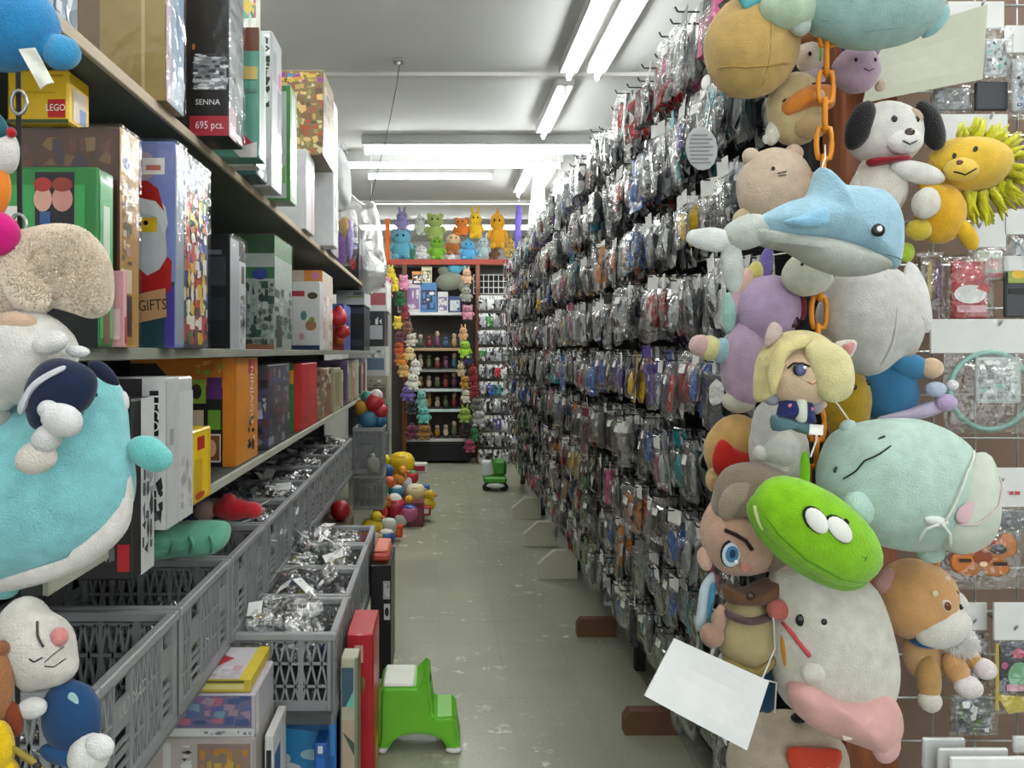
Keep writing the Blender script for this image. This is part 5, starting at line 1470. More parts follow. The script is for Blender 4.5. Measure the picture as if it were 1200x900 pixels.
plush('blue_eyed_doll', 'big-headed doll with one large blue eye and grey-brown hair', 'doll', 1.42, [
    Ell('head', 868, 625, 46, 50, '#c6a08a', rd=40),
    Pil('hair', [(832, 600), (836, 570), (850, 548), (878, 540), (905, 546), (926, 566), (934, 600), (932, 640), (915, 660), (896, 668), (890, 640), (884, 610), (866, 596), (846, 600)], '#8c7c6c', 40, cen=(895, 590), dy=-.012, lump=.12),
    Pil('fringe', [(833, 586), (845, 565), (870, 552), (892, 556), (878, 580), (856, 594), (838, 604)], '#a39382', 14, dy=-.04, lump=.15),
    Ell('ear', 886, 660, 9, 8, '#b58c78', dy=-.02), Ell('chin', 826, 655, 9, 14, '#caa692', rot=-10),
    Ell('dress', 876, 738, 35, 48, '#ada074', rd=26, taper=.12, mat='cloth'), Pil('collar', [(842, 682), (860, 690), (885, 684), (910, 672), (912, 690), (890, 702), (862, 704), (846, 700)], '#6a4c34', 22, dy=-.02, mat='cloth'),
    Pil('belt', [(842, 708), (865, 716), (896, 712), (898, 720), (866, 726), (843, 718)], '#5e4a4c', 30, dy=-.012, mat='cloth'),
    Ell('rose', 898, 704, 13, 12, '#b06058', dy=-.05, mat='cloth'), Ell('hand', 830, 740, 14, 14, '#b08a76', dy=-.02), Ell('arm', 838, 722, 8, 18, '#b49480', rot=10, dy=-.02), Pil('sash', [(826, 690), (840, 674), (842, 700), (834, 740), (820, 742), (822, 715)], '#c4d4dc', 8, dy=.02, mat='cloth'), Pil('sash_stripe', [(832, 690), (838, 684), (834, 712), (828, 730)], '#3f8cb0', 4, dy=.0, mat='cloth'),
    Pil('hem', [(846, 766), (872, 776), (902, 762), (904, 772), (880, 790), (848, 784)], '#98864e', 18, dy=-.016, mat='cloth'), Ell('leg', 895, 806, 13, 30, '#1d3a5a', rot=-8, mat='cloth')],
    [Dot('eye_outline', 844, 640, 12, 16, '#1d2430', 0, 8, 'cloth', .25, .001), Dot('eye_white', 844, 641, 10.5, 14, '#c6d6e0', 0, 8, 'cloth', .25, .004), Dot('iris', 844, 640, 7.5, 9.5, '#4a7ea8', 0, 8, 'cloth', .25, .007), Dot('pupil', 844, 639, 3.6, 5, '#1f3a5c', 0, 8, 'cloth', .25, .0095), Dot('eye_light', 848, 648, 2.4, 2.4, '#eef2f4', 0, 0, 'cloth', .3, .0115),
     Line('brow', [(838, 614), (848, 618), (858, 624), (865, 634)], 5, '#2a1c16', 0, lift=.002), Dot('cheek', 862, 655, 7, 7, '#c48876', 0, mat='cloth', th=.15), Dot('button', 866, 688, 5, 5, '#3a2418', 6)])
plush('large_white_bear', 'large white egg-shaped bear plush with a pink blanket round it', 'plush toy', 1.4, [
    Pil('body', [(906, 668), (925, 664), (948, 674), (975, 676), (1010, 678), (1026, 692), (1040, 730), (1048, 775), (1042, 815), (1020, 842), (985, 850), (945, 840), (914, 815), (904, 760), (902, 710)], '#d3d1c4', 56, cen=(975, 765), lump=.03),
    Ell('ear', 918, 664, 13, 11, '#ceb2a4', rot=-20), Ell('arm', 936, 770, 17, 13, '#d8d6c8', rot=-15, dy=-.062),
    Pil('blanket', [(910, 790), (930, 784), (955, 796), (985, 798), (1010, 790), (1026, 800), (1034, 825), (1026, 852), (1012, 862), (985, 852), (950, 842), (922, 825), (910, 808)], '#d3a39e', 40, cen=(975, 818), dy=-.05, lump=.3, mat='cloth'), Ell('blanket_tail', 1008, 845, 16, 22, '#d8aaa6', dy=-.08, rd=10, mat='cloth'), Ell('scarf', 914, 762, 6, 28, '#cf8a2a', rot=-10, dy=-.03, mat='cloth')],
    [Dot('nose', 921, 714, 6, 7, '#17130f', 0), Dot('eye', 942, 712, 3.4, 3.6, '#17130f', 0), Line('ribbon', [(908, 722), (918, 738), (928, 752)], 5, '#cc4a54', 0, lift=.002)])
sheet('blanket_tag', 'cream care tag at the hem of the pink blanket', 'tag', [(985, 856), (1000, 850), (1004, 862), (989, 867)], 1.31, '#dedbd0')
shiba = plush('shiba_plush', 'orange-tan dog plush with white muzzle, blue collar and white paws', 'plush toy', 1.43, [
    Ell('head', 1074, 702, 46, 47, '#cd9c66', rd=40), Ell('muzzle', 1088, 726, 32, 22, '#dcd8d0', rot=-22, dy=-.04), Ell('cheek_patch', 1108, 704, 14, 20, '#dcd9d4', rot=-25, dy=-.028),
    Pil('ear', [(1022, 686), (1028, 670), (1040, 664), (1046, 676), (1036, 696)], '#b98a86', 7, dy=-.01), Ell('ear', 1092, 660, 9, 9, '#b8824a'),
    Ell('body', 1084, 765, 24, 34, '#cda274'), Pil('collar', [(1062, 742), (1078, 744), (1094, 740), (1094, 748), (1078, 752), (1062, 750)], '#2c5f94', 20, dy=-.02, mat='cloth'), Ell('chest_fluff', 1108, 744, 15, 14, '#e4e2de', dy=-.035, mat='shag', lump=.4),
    Ell('leg', 1077, 788, 13, 27, '#bb9258', dy=-.03), Ell('paw', 1077, 812, 13, 13, '#dcd6ca', dy=-.032), Ell('leg', 1104, 774, 13, 22, '#cf9d68', rot=-25, dy=-.04), Ell('paw', 1113, 791, 16, 13, '#e2d8d6', rot=15, dy=-.05), Ell('leg', 1127, 764, 11, 20, '#c09050', rot=-40, dy=-.02), Ell('paw', 1140, 776, 14, 12, '#dfd4d4', rot=20, dy=-.03)],
    [Dot('eye_outline', 1084, 697, 5.5, 7, '#ded4c8', 0, -20, 'cloth', .3), Dot('eye', 1084, 697, 3.8, 5.2, '#6a3a1c', 0, -20, 'glossy', .3, .003), Dot('brow_spot', 1072, 684, 4, 3.4, '#e8d8b0', 0, mat='plush'), Dot('brow_spot', 1094, 671, 3.4, 3, '#e4d4b4', 0, mat='plush'), Dot('nose', 1104, 701, 4, 3, '#1a1614', 2), Line('smile', [(1099, 703), (1104, 706), (1109, 702)], 1.5, '#2a2624', 2), Line('wink', [(1102, 684), (1106, 688)], 1.8, '#2a1a14', 0)])
for c_ in list(shiba.children):
    if c_.name.startswith('chest_fluff'):
        fur(c_, 1500, .014, '#f0eeea', 5)
plush('beige_cup_plush', 'beige plush with a red embroidered smiling cup at the picture bottom', 'plush toy', 1.5, [
    Ell('body', 922, 895, 70, 60, '#b5a894', rd=44), Pil('cup_print', [(904, 856), (935, 855), (964, 858), (958, 885), (952, 910), (916, 910), (908, 885)], '#c2452e', 8, dy=-.07, mat='cloth'), Ell('ear', 928, 833, 10, 6, '#17171a', dy=-.03)],
    [Dot('eye', 925, 875, 2, 2.4, '#e0a08c', 1, mat='cloth'), Dot('eye', 946, 875, 2, 2.4, '#e0a08c', 1, mat='cloth'), Dot('mouth', 935, 882, 6, 2.2, '#e8c0a8', 1, mat='cloth')])

# ------------------------------------------------------------------ plush cluster at the near end of the left shelves
plush('blue_plush', 'bright blue plush with a paper tag at the top left corner', 'plush toy', 1.06, [
    Ell('body', 8, 30, 60, 52, '#2c86c0', rd=44), Ell('foot', 72, 62, 22, 20, '#3a95c8', rd=18), Ell('leg', 45, 50, 30, 20, '#2f8ac2', rot=20), Ell('cuff', 52, 32, 9, 12, '#8fc0d0', rot=-25), Ell('arm', 38, 18, 18, 26, '#2a80ba', rot=-25)])
tgb = sheet('paper_tag', 'white printed paper tag tilted on the blue plush', 'tag', [(22, 58), (41, 56), (63, 97), (48, 105)], 1.003, '#dfe0d6')
plush('pink_orange_doll', 'white-faced doll in orange and hot pink cut by the left edge', 'doll', 1.05, [
    Ell('head', 2, 178, 20, 28, '#d8d4ce'), Pil('hat', [(-20, 160), (-5, 135), (8, 140), (14, 158), (4, 170), (-15, 172)], '#1f5a66', 14, dy=-.01, mat='cloth'), Ell('nose', 18, 158, 6, 6, '#b01c2a', dy=-.01), Ell('body', -6, 220, 18, 34, '#e0822a', mat='cloth'), Ell('skirt', -2, 274, 24, 26, '#c81878', mat='cloth')])
hood = plush('furry_cream_plush', 'furry cream plush hood with folds hanging below the green box', 'plush toy', 1.1, [
    Pil('hood', [(-20, 345), (-18, 300), (5, 278), (35, 268), (70, 263), (100, 270), (122, 295), (129, 335), (126, 362), (108, 372), (80, 364), (58, 360), (35, 372), (5, 362)], '#dccbb2', 42, cen=(60, 315), lump=.25, mat='shag'),
    Ell('fold', 45, 330, 26, 40, '#d8c6aa', rot=-30, dy=-.03, mat='shag', lump=.2), Ell('tuft', 10, 348, 30, 22, '#d5c3a8', dy=-.03, mat='shag', lump=.2)],
    [Line('crease', [(62, 300), (52, 318), (48, 335), (60, 346), (82, 352)], 3, '#a8917a', 0)])
for c_ in list(hood.children):
    fur(c_, 16000 if c_.name.startswith('hood') else 5000, .0065, '#fff4e2', 3)
plush('white_face_plush', 'white plush face with a teal ringed eye and a white paw', 'plush toy', 1.08, [
    Ell('head', 28, 418, 62, 56, '#d8d5ce', rd=46), Ell('face_patch', 30, 380, 26, 14, '#cfae96', dy=-.03), Ell('paw', 80, 402, 21, 13, '#e0deda', rot=-15, dy=-.05), Ell('paw', 103, 412, 14, 7, '#e2e2e0', rot=5, dy=-.03), Ell('cheek', 5, 455, 22, 26, '#cfcac2', dy=-.01), Ell('arm', -4, 485, 16, 30, '#a9a7a4')],
    [Dot('eye_ring', 12, 388, 9, 10, '#1f5a66', 1, mat='cloth', lift=.004), Dot('eye_white', 12, 388, 6, 7, '#9fc0c4', 1, mat='cloth', lift=.008), Dot('pupil', 13, 389, 3, 4, '#16323c', 1, mat='cloth', lift=.012)])
plush('navy_cap_plush', 'navy plush cap with a white stripe and two white mitts', 'plush toy', 1.02, [
    Pil('cap', [(32, 480), (30, 455), (42, 432), (62, 420), (90, 424), (110, 438), (112, 458), (102, 478), (80, 492), (55, 505), (38, 500)], '#18243f', 26, cen=(70, 460), mat='cloth'), Pil('brim', [(95, 425), (112, 424), (128, 440), (132, 452), (118, 450), (104, 440)], '#152038', 8, mat='cloth', dy=.02), Pil('stripe', [(32, 476), (45, 452), (62, 438), (84, 428), (86, 433), (66, 445), (48, 462), (37, 484)], '#c9ccd2', 6, cen=(52, 453), dy=-.024, mat='cloth'),
    Ell('mitt', 86, 490, 24, 19, '#dcdcdc', rot=25, dy=-.03), Ell('mitt', 70, 478, 12, 11, '#d8d8da', dy=-.03), Ell('wrist', 66, 512, 16, 18, '#d4d4d4', rot=40, dy=-.025), Ell('mitt', 52, 534, 24, 19, '#d8d2c8', rot=-20, dy=-.02)])
plush('teal_bird_plush', 'huge turquoise plush with a white belly and a stubby wing', 'plush toy', 1.12, [
    Pil('body', [(-70, 520), (-30, 480), (40, 470), (90, 440), (120, 437), (138, 452), (146, 480), (150, 520), (156, 560), (150, 600), (120, 640), (60, 668), (-10, 682), (-70, 670)], '#86cdd2', 66, cen=(50, 570), lump=.06, mat='plush'),
    Pil('belly', [(154, 555), (157, 580), (150, 620), (115, 655), (60, 680), (5, 692), (-20, 685), (10, 672), (70, 655), (125, 622), (146, 585)], '#e6e2dd', 30, cen=(95, 645), dy=-.005, lump=.05), Ell('wing', 176, 532, 28, 19, '#72c6c2', rot=28, rd=14), Ell('cheek_tuft', 142, 470, 6, 12, '#d8d8d4', rot=-10, dy=.01), Ell('foot', 5, 690, 18, 12, '#7cc6c4')],
    [Dot('eye', 124, 460, 4.5, 3, '#14262c', 0, 35), Line('smile', [(112, 456), (115, 470), (117, 482)], 1.6, '#3f7a80', 0)])
plush('pig_nose_doll', 'white-headed doll with closed eyes and pink nose in a navy dress', 'doll', 1.06, [
    Pil('head', [(-2, 735), (6, 712), (24, 700), (40, 703), (52, 716), (72, 728), (84, 745), (88, 770), (89, 788), (76, 800), (50, 806), (34, 808), (20, 795), (2, 770)], '#d2cdc4', 36, cen=(46, 760), lump=.04), Ell('nose', 78, 740, 10, 11, '#d58a86', rot=-20, dy=-.02),
    Ell('dress', 84, 840, 34, 44, '#1f456f', rot=-12, rd=26, mat='cloth'), Ell('arm', 51, 818, 17, 12, '#dcdcda', rot=-8, dy=-.03), Ell('foot', 112, 876, 24, 24, '#e0dfdc', dy=-.02), Ell('foot', 128, 862, 17, 14, '#e4e4e2', rot=20, dy=-.03), Ell('hem', 80, 878, 28, 12, '#25507c', rot=15, dy=-.015, mat='cloth')],
    [Line('closed_eye', [(53, 758), (58, 762), (66, 758)], 1.8, '#2a2624', 0), Line('ear_line', [(53, 722), (58, 735), (66, 747)], 3, '#4a4644', 0), Line('mouth', [(68, 768), (76, 771), (84, 766)], 1.6, '#2a2624', 0), Line('snout', [(68, 764), (74, 758), (82, 752)], 1.6, '#6a6460', 0), Dot('badge', 94, 812, 6, 9, '#9fc4c4', 2, -20, 'cloth', .2)])
plush('brown_plush_edge', 'brown plush side just inside the left edge, low down', 'plush toy', 1.02, [
    Ell('body', -6, 805, 22, 48, '#a06c44'), Ell('ear', 2, 760, 10, 10, '#8c5a38'), Ell('collar', 16, 842, 10, 22, '#7a3a20', rot=-15, mat='cloth')])
plush('yellow_plush_edge', 'yellow plush with a black and yellow stick at the lower left corner', 'plush toy', 1.0, [
    Ell('body', -2, 880, 18, 36, '#e0bc14'), Ell('arm', 10, 905, 12, 16, '#e4c020'), Ell('stick', 32, 888, 26, 4, '#8a7a1c', rot=35, rd=4, mat='solid'), Ell('stick_tip', 44, 897, 6, 4.5, '#1c1a14', rot=35, rd=4, mat='solid', dy=-.001)])
chl = thing('display_rope', 'dark rope carrying the plush toys at the near shelf end', 'rope', P(20, 700, 1.16))
MB().tube([P(20, -40, 1.16), P(24, 300, 1.17), P(22, 700, 1.16), P(20, 900, 1.16)], .004, 6).obj('cord', 'cloth', chl, '#2b2b2c')
for yk in (120, 265, 420, 560, 720):
    MB().tube([P(22 + 9 * math.cos(t * math.pi / 6), yk + 14 * math.sin(t * math.pi / 6), 1.16) for t in range(12)], .003, 5, True).obj('ring', 'metal', chl, smooth=True)

# ------------------------------------------------------------------ things on and near the floor, left
carton('storage_carton', 'plain grey carton under the stacked game boxes', 'box', (-.84, -.50, 2.03, 2.26, 0, .285), '#77706c')
carton('game_case', 'flat game case with barcode and gold lettering, lower of the stack', 'box', (-.84, -.488, 2.04, 2.27, .286, .425), '#a09a94',
       {'cam': [('r', .02, .03, .98, .97, '#b5aca4'), ('r', .3, .1, .36, .9, '#cfd0c8'), ('n', .43, .2, .52, .85, 1, 9, ['#26262a', '#d8d8d4'], 2), ('r', .56, .15, .96, .88, '#8d7a72'), ('n', .58, .35, .94, .8, 7, 2, ['#c9a24a', '#b8863a', '#9a7a60'], 4)]})
carton('game_case', 'flat game case with blue and pink art, upper of the stack', 'box', (-.83, -.49, 2.045, 2.27, .426, .538), '#b9b4bc',
       {'cam': [('r', .1, .2, .97, .96, '#6f6c8c'), ('n', .12, .25, .96, .95, 9, 4, ['#5a6aa0', '#8a6a92', '#a08a9a', '#4a5a8a', '#b06a80', '#7a98a8'], 6), ('r', .02, 0, .99, .18, '#d5d4d2'), ('n', .6, .03, .97, .15, 9, 1, ['#9a9aa0', '#c9c9c9', '#7a7a84'], 3)], 'aisle': [('r', .0, .0, .15, 1, '#d8d8d6')]})
carton('yellow_booklet', 'white booklet with a yellow spine and red mark on top of the game cases', 'book', (-.665, -.505, 2.05, 2.285, .539, .572), '#c9b63a',
       {'top': [('r', .03, .03, .8, .97, '#c9c5ca'), ('r', .8, 0, 1, 1, '#d9c12a'), ('p', [(.1, .45), (.3, .4), (.5, .62), (.28, .72)], '#b5283a'), ('n', .05, .05, .75, .4, 4, 3, ['#d5cfd4', '#bdb2bd', '#c9a0ac'], 4)], 'cam': [('r', 0, .3, .9, .7, '#d8cf8a'), ('r', 0, .8, .9, 1, '#5a5a2a')]})
carton('blue_game_box', 'large blue game carton with white and red oval shapes under the lower shelf', 'box', (-.56, -.318, 2.37, 2.75, 0, .335), '#2a7fb5',
       {'cam': [('r', 0, .55, 1, 1, '#1c5a86'), ('p', [(0, .2), (.6, .3), (1, .55), (1, .8), (0, .9)], '#2f8cc4'), ('e', .35, .45, .24, .1, '#d8d4d0'), ('p', [(.22, .4), (.5, .46), (.3, .52)], '#b8402c'), ('e', .3, .58, .12, .06, '#d0ccc8'), ('e', .12, .7, .1, .07, '#8a5a3c'), ('e', .25, .22, .2, .07, '#dcdcdc'), ('e', .62, .2, .28, .14, '#56b4d8'), ('e', .7, .62, .16, .05, '#a9d0dc'), ('r', .9, .85, .99, .98, '#8a9a5a')]})
carton('thin_white_case', 'thin white and black case leaning beside the stacked game cases', 'box', (-.478, -.455, 2.1, 2.28, 0, .40), '#d5d5d2', {'cam': [('r', .2, .5, .8, .9, '#26282a')], 'aisle': [('r', .1, .1, .9, .9, '#e2e2e0'), ('r', .1, .6, .5, .85, '#3a5a8a')]})
carton('thin_blue_case', 'thin blue case standing before the blue game carton', 'box', (-.372, -.335, 2.28, 2.355, 0, .285), '#1f5aa8', {'cam': [('r', .2, .1, .8, .85, '#2b6cc0'), ('r', .3, .9, .7, .98, '#cfd6dc')]})
carton('pale_photo_case', 'pale case with a dark teal picture standing at the shelf foot', 'box', (-.305, -.252, 2.37, 2.45, 0, .505), '#b5b39c',
       {'cam': [('r', .08, .7, .75, .94, '#3c5a6a'), ('p', [(.3, .7), (.75, .7), (.75, .8)], '#6ac0b0'), ('r', .08, .05, .8, .2, '#b0242c'), ('r', .08, .3, .8, .62, '#b8a58a'), ('p', [(.1, .55), (.8, .4), (.8, .48)], '#4a5a4a'), ('r', .82, 0, 1, 1, '#7d8a6c')], 'aisle': [('r', .0, .0, 1, 1, '#6f7a5c'), ('r', .2, .1, .8, .9, '#8d9678')]})
carton('slim_blue_case', 'slim bright blue case wedged between pale case and basket', 'box', (-.345, -.318, 2.365, 2.44, .0, .34), '#2a70b8', {'cam': [('r', .2, .6, .8, .95, '#4a90d0')]})
carton('red_game_box', 'tall red carton with a small white label beside the green stool', 'box', (-.305, -.217, 2.52, 2.76, 0, .523), '#b51c28',
       {'cam': [('r', .3, .82, .62, .93, '#d8a8a0'), ('n', .05, .62, .75, .74, 5, 1, ['#5a6a3a', '#8a7a3a', '#3a3a2a'], 3)], 'aisle': [('r', .04, .02, .96, .98, '#bd202c'), ('r', .5, .85, .9, .96, '#d05a70'), ('e', .55, .2, .2, .06, '#d8b42a'), ('e', .5, .1, .25, .05, '#d0a820'), ('e', .3, .4, .12, .05, '#3a7a3a')]})
carton('black_box', 'black carton with two white sticker squares standing in the aisle', 'box', (-.305, -.215, 3.40, 3.72, 0, .505), '#131414',
       {'cam': [('r', .62, .7, .96, .86, '#a9abab'), ('r', .66, .52, .96, .66, '#c9cbcb'), ('e', .8, .59, .1, .04, '#1a1a1a'), ('n', .65, .72, .93, .84, 2, 3, ['#2a2a2a', '#c5c7c7'], 2)], 'aisle': [('r', 0, 0, .02, 1, '#2a2b2b')]})

# green two-step stool
stool = thing('step_stool', 'green plastic two-step stool with a white top pad on the floor', 'stool', (-.08, 2.86, 0))
pr = [(-.228, .012), (-.218, .06), (-.216, .225), (-.205, .24), (-.085, .24), (-.062, .262), (-.048, .276), (-.036, .262), (-.03, .2), (-.022, .14), (-.006, .13), (.045, .132), (.062, .118), (.07, .06), (.076, .012), (.03, .012), (.012, .045), (-.03, .066), (-.09, .07), (-.14, .06), (-.17, .04), (-.185, .012)]
bm = bmesh.new()
y0, y1 = 2.765, 2.965
va = [bm.verts.new((x, y0, z)) for x, z in pr]
vb = [bm.verts.new((x, y1, z)) for x, z in pr]
bm.faces.new(va)
bm.faces.new(vb[::-1])
for i in range(len(pr)):
    j = (i + 1) % len(pr)
    bm.faces.new((va[i], vb[i], vb[j], va[j]))
bmesh.ops.recalc_face_normals(bm, faces=bm.faces[:])
rim_e = [e for e in bm.edges if abs(e.verts[0].co.y - e.verts[1].co.y) < 1e-5]
bmesh.ops.bevel(bm, geom=rim_e, offset=.012, segments=3, affect='EDGES', clamp_overlap=True)
o = MB().bm(bm).obj('stool_body', 'solid', stool, '#69bb2a', smooth=False)
MB().cbox(-.205, -.09, 2.775, 2.955, .234, .248, .006).obj('top_pad', 'solid', stool, '#d5d8cc')
MB().ell((-.045, 2.84, .246), (.016, .05, .018), None, 12, 8).obj('grip_hole_shade', 'solid', stool, '#1c3010', smooth=True)  # solid dark ellipsoid, its colour stands in for shade inside the grip opening
for x in (-.214, .045):
    for y in (2.775, 2.945):
        MB().ell((x + (.008 if x < 0 else .006), y, .012), (.03 if x > 0 else .018, .016, .012), None, 12, 7).obj('rubber_foot', 'solid', stool, '#d8dad4', smooth=True)

# toys heaped beyond the baskets
def small_toy(name, label, px, py, Y, r, col, kind='ball', cat='toy', col2='#eeeeea', group=None):
    p = P(px, py, Y)
    s = r * Y / F
    if p.z - s < 0.002:
        p.z = s + .002
    root = thing(name, label, cat, (p.x, Y, p.z - s), group)
    if kind == 'ball':
        MB().ell(p, (s, s, s), None, 18, 11, 0, .03).obj('ball', 'solid', root, col, smooth=True)
        MB().ell(p, (s * 1.012, s * .22, s * 1.012), Matrix.Rotation(.6, 3, 'Z'), 18, 11).obj('stripe', 'solid', root, col2, smooth=True)
    elif kind == 'duck':
        MB().ell(p - Vector((0, 0, s * .25)), (s, s * .8, s * .75), None, 16, 10, 0, .05).obj('body', 'solid', root, col, smooth=True)
        MB().ell(p + Vector((s * .35, -s * .1, s * .75)), (s * .55,) * 3, None, 14, 9).obj('head', 'solid', root, col, smooth=True)
        MB().ell(p + Vector((s * .9, -s * .2, s * .7)), (s * .3, s * .2, s * .14), None, 10, 6).obj('beak', 'solid', root, '#d9782a', smooth=True)
    elif kind == 'block':
        MB().cbox(p.x - s, p.x + s, Y - s * .6, Y + s * .6, p.z - s * .6, p.z + s * .6, s * .12).obj('block', 'solid', root, col)
        MB().cbox(p.x - s * .7, p.x + s * .7, Y - s * .66, Y - s * .58, p.z - s * .3, p.z + s * .3, s * .03).obj('panel', 'solid', root, col2)
    elif kind == 'bag':
        o_ = [p + Vector((s * math.cos(t * .7854) * (.9 + .15 * math.sin(t * 2)), 0, s * 1.2 * math.sin(t * .7854))) for t in range(8)]
        MB().pillow(o_, p, s * .6, s * .5, (0, 1, 0), 5, .5, px).obj('bag_body', 'cloth', root, col, smooth=True)
        MB().ell(p + Vector((0, 0, s * 1.2)), (s * .3, s * .25, s * .35), None, 10, 7, 0, .2).obj('bag_neck', 'cloth', root, col2, smooth=True)
    elif kind == 'pot':
        MB().ell(p, (s, s, s), None, 16, 10, -.15, .02, 0, .8).obj('pot', 'solid', root, col, smooth=True)
        MB().ell(p + Vector((0, 0, s * .75)), (s * .85, s * .85, s * .35), None, 14, 8).obj('lid', 'solid', root, col2, smooth=True)
    return root
carton('toy_crate', 'dark red crate under the heap of bright toys', 'crate', (-.42, -.13, 6.35, 7.2, 0, .2), '#6a2430', {'cam': [('r', .05, .2, .95, .8, '#7a2c38')]})
carton('wooden_crate', 'brown crate holding the nearer toys by the baskets', 'crate', (-.62, -.36, 4.9, 6.3, 0, .085), '#6a5444', {'cam': [('r', .05, .2, .95, .8, '#7a6250')]})
HEAP = [('plush_head', 'yellow toy head with dark curved lines on the toy heap', 471, 546, 6.9, 15, '#e2c01c', 'pot', '#dcb81a'), ('toy_shoe', 'white and red toy shoe at the back of the heap', 491, 548, 7.0, 10, '#d8d4cc', 'block', '#b8283a'),
        ('blue_ball', 'dark blue ball at the left of the toy heap', 454, 552, 6.6, 8, '#2f5a96', 'ball', '#d8d8d4'), ('orange_ball', 'orange toy ball below the blue one', 456, 566, 6.5, 8, '#d06030', 'ball', '#e8c060'),
        ('teal_toy', 'teal and white toy in the middle of the heap', 464, 578, 6.5, 9, '#3a8098', 'pot', '#d0d6d8'), ('clear_bag_toys', 'clear white bag of toys in the heap', 474, 570, 6.7, 11, '#c4c6cc', 'bag', '#d8d8dc'),
        ('red_pot', 'big red pot on the left of the heap', 462, 598, 6.4, 14, '#a81f2e', 'pot', '#c02a38'), ('yellow_duck', 'small yellow toy at the centre of the heap', 476, 592, 6.45, 9, '#e0b020', 'duck', '#d9782a'),
        ('cream_rings', 'cream ribbed stacking toy on the right of the heap', 487, 580, 6.6, 12, '#d5c894', 'pot', '#e0d8b0'), ('green_block', 'green toy block low in the heap', 486, 596, 6.4, 8, '#2f7448', 'block', '#2f4a94'),
        ('red_toy_car', 'red toy car at the right end of the heap', 496, 598, 6.5, 9, '#bb3438', 'block', '#d8d8d8'), ('orange_box_toy', 'orange toy box behind the black basket', 449, 588, 6.3, 9, '#c07f26', 'block', '#d8a850'),
        ('yellow_duck', 'large yellow duck toy nearest the baskets', 437, 614, 5.6, 12, '#d6bf1c', 'duck', '#d9782a'), ('pale_pot', 'pale patterned pot behind the yellow duck', 455, 618, 5.75, 10, '#b9bcae', 'pot', '#c8ccc0'),
        ('red_tray', 'bright orange-red tray on the floor by the toy heap', 461, 634, 5.9, 11, '#d2451e', 'block', '#e0762c'), ('dotted_bag', 'pink and white dotted bag before the yellow duck', 441, 644, 5.0, 13, '#c39a98', 'bag', '#d8c8c4'),
        ('yellow_block', 'yellow toy block under the duck', 440, 631, 5.4, 8, '#cdb41e', 'block', '#d8c43c')]
HC = [('#d9c02a', 'yellow'), ('#c0342e', 'red'), ('#2f5fa8', 'blue'), ('#d98a2c', 'orange'), ('#3a8a5a', 'green'), ('#d8d4cc', 'white'), ('#c06a90', 'pink')]
rh = random.Random(31)
SPOT = [(450, 540, 6.9), (482, 560, 6.8), (494, 574, 6.75), (468, 560, 6.7), (447, 574, 6.3), (470, 612, 6.35), (486, 612, 6.4), (500, 588, 6.6), (446, 600, 6.0), (452, 632, 5.6), (430, 628, 5.3), (446, 656, 4.9), (462, 588, 6.4), (480, 602, 6.35)]
SIDE = ['topmost left of', 'high on the right of', 'on the right slope of', 'upper middle of', 'on the left flank of', 'at the front foot of', 'front right of', 'at the right tip of', 'left front of', 'just before', 'beside the baskets before', 'nearest the black carton before', 'in the core of', 'low in the middle of']
for q, (px, py, Y) in enumerate(SPOT):
    c_, n_ = HC[q % 7]
    HEAP.append(('toy_' + ['ball', 'pot', 'block', 'duck'][q % 4], 'small %s toy %s the toy heap' % (n_, SIDE[q]), px, py, Y, rh.uniform(8, 12), c_, ['ball', 'pot', 'block', 'duck'][q % 4], HC[(q + 3) % 7][0]))
for h_ in HEAP:
    small_toy(h_[0], h_[1], h_[2], h_[3], h_[4], h_[5], h_[6], h_[7], 'toy', h_[8])
cb = thing('coral_lunch_box', 'coral red lunch box lying on the black carton', 'box', (-.265, 3.55, .506))
MB().cbox(-.30, -.225, 3.44, 3.68, .506, .545, .012).obj('box_base', 'solid', cb, '#c4523a')
MB().cbox(-.295, -.23, 3.45, 3.67, .545, .56, .006).obj('lid', 'solid', cb, '#dd7d62')

carton('brown_crate', 'plain brown crate carrying the red ball under the baskets', 'crate', (-.72, -.55, 4.45, 4.95, 0, .415), '#5c4a3c')
STK = [('#b9b6ac', 'cream', '#d5d0c2', .0, .36), ('#6d7274', 'grey', '#9a9e9f', .361, .66), ('#3c4146', 'charcoal', '#787d82', .661, .95), ('#a9a48f', 'sand', '#6f6a5a', .951, 1.22), ('#c9cbc8', 'white', '#5f7a8c', 1.221, 1.5), ('#2b2e33', 'black', '#b8bcc0', 1.501, 1.83), ('#cfd2cf', 'pale', '#a0505a', 1.831, 2.12)]
for q, (c_, n_, c2_, za, zb) in enumerate(STK):
    carton('stacked_carton', '%s carton in the tall stack past the shelf end, %s from the floor' % (n_, ordinal(q)), 'box', (-.86, -.49 - .015 * (q % 3), 7.25, 7.75, za, zb), c_,
           {'cam': [('r', .3, .1, .97, .9, c_), ('r', .5, .2, .95, .6, c2_), ('n', .5, .62, .95, .88, 4, 2, [c_, c2_, '#e2e2de', '#8a8d8a'], q)]}, group='cartons stacked past the shelf end')

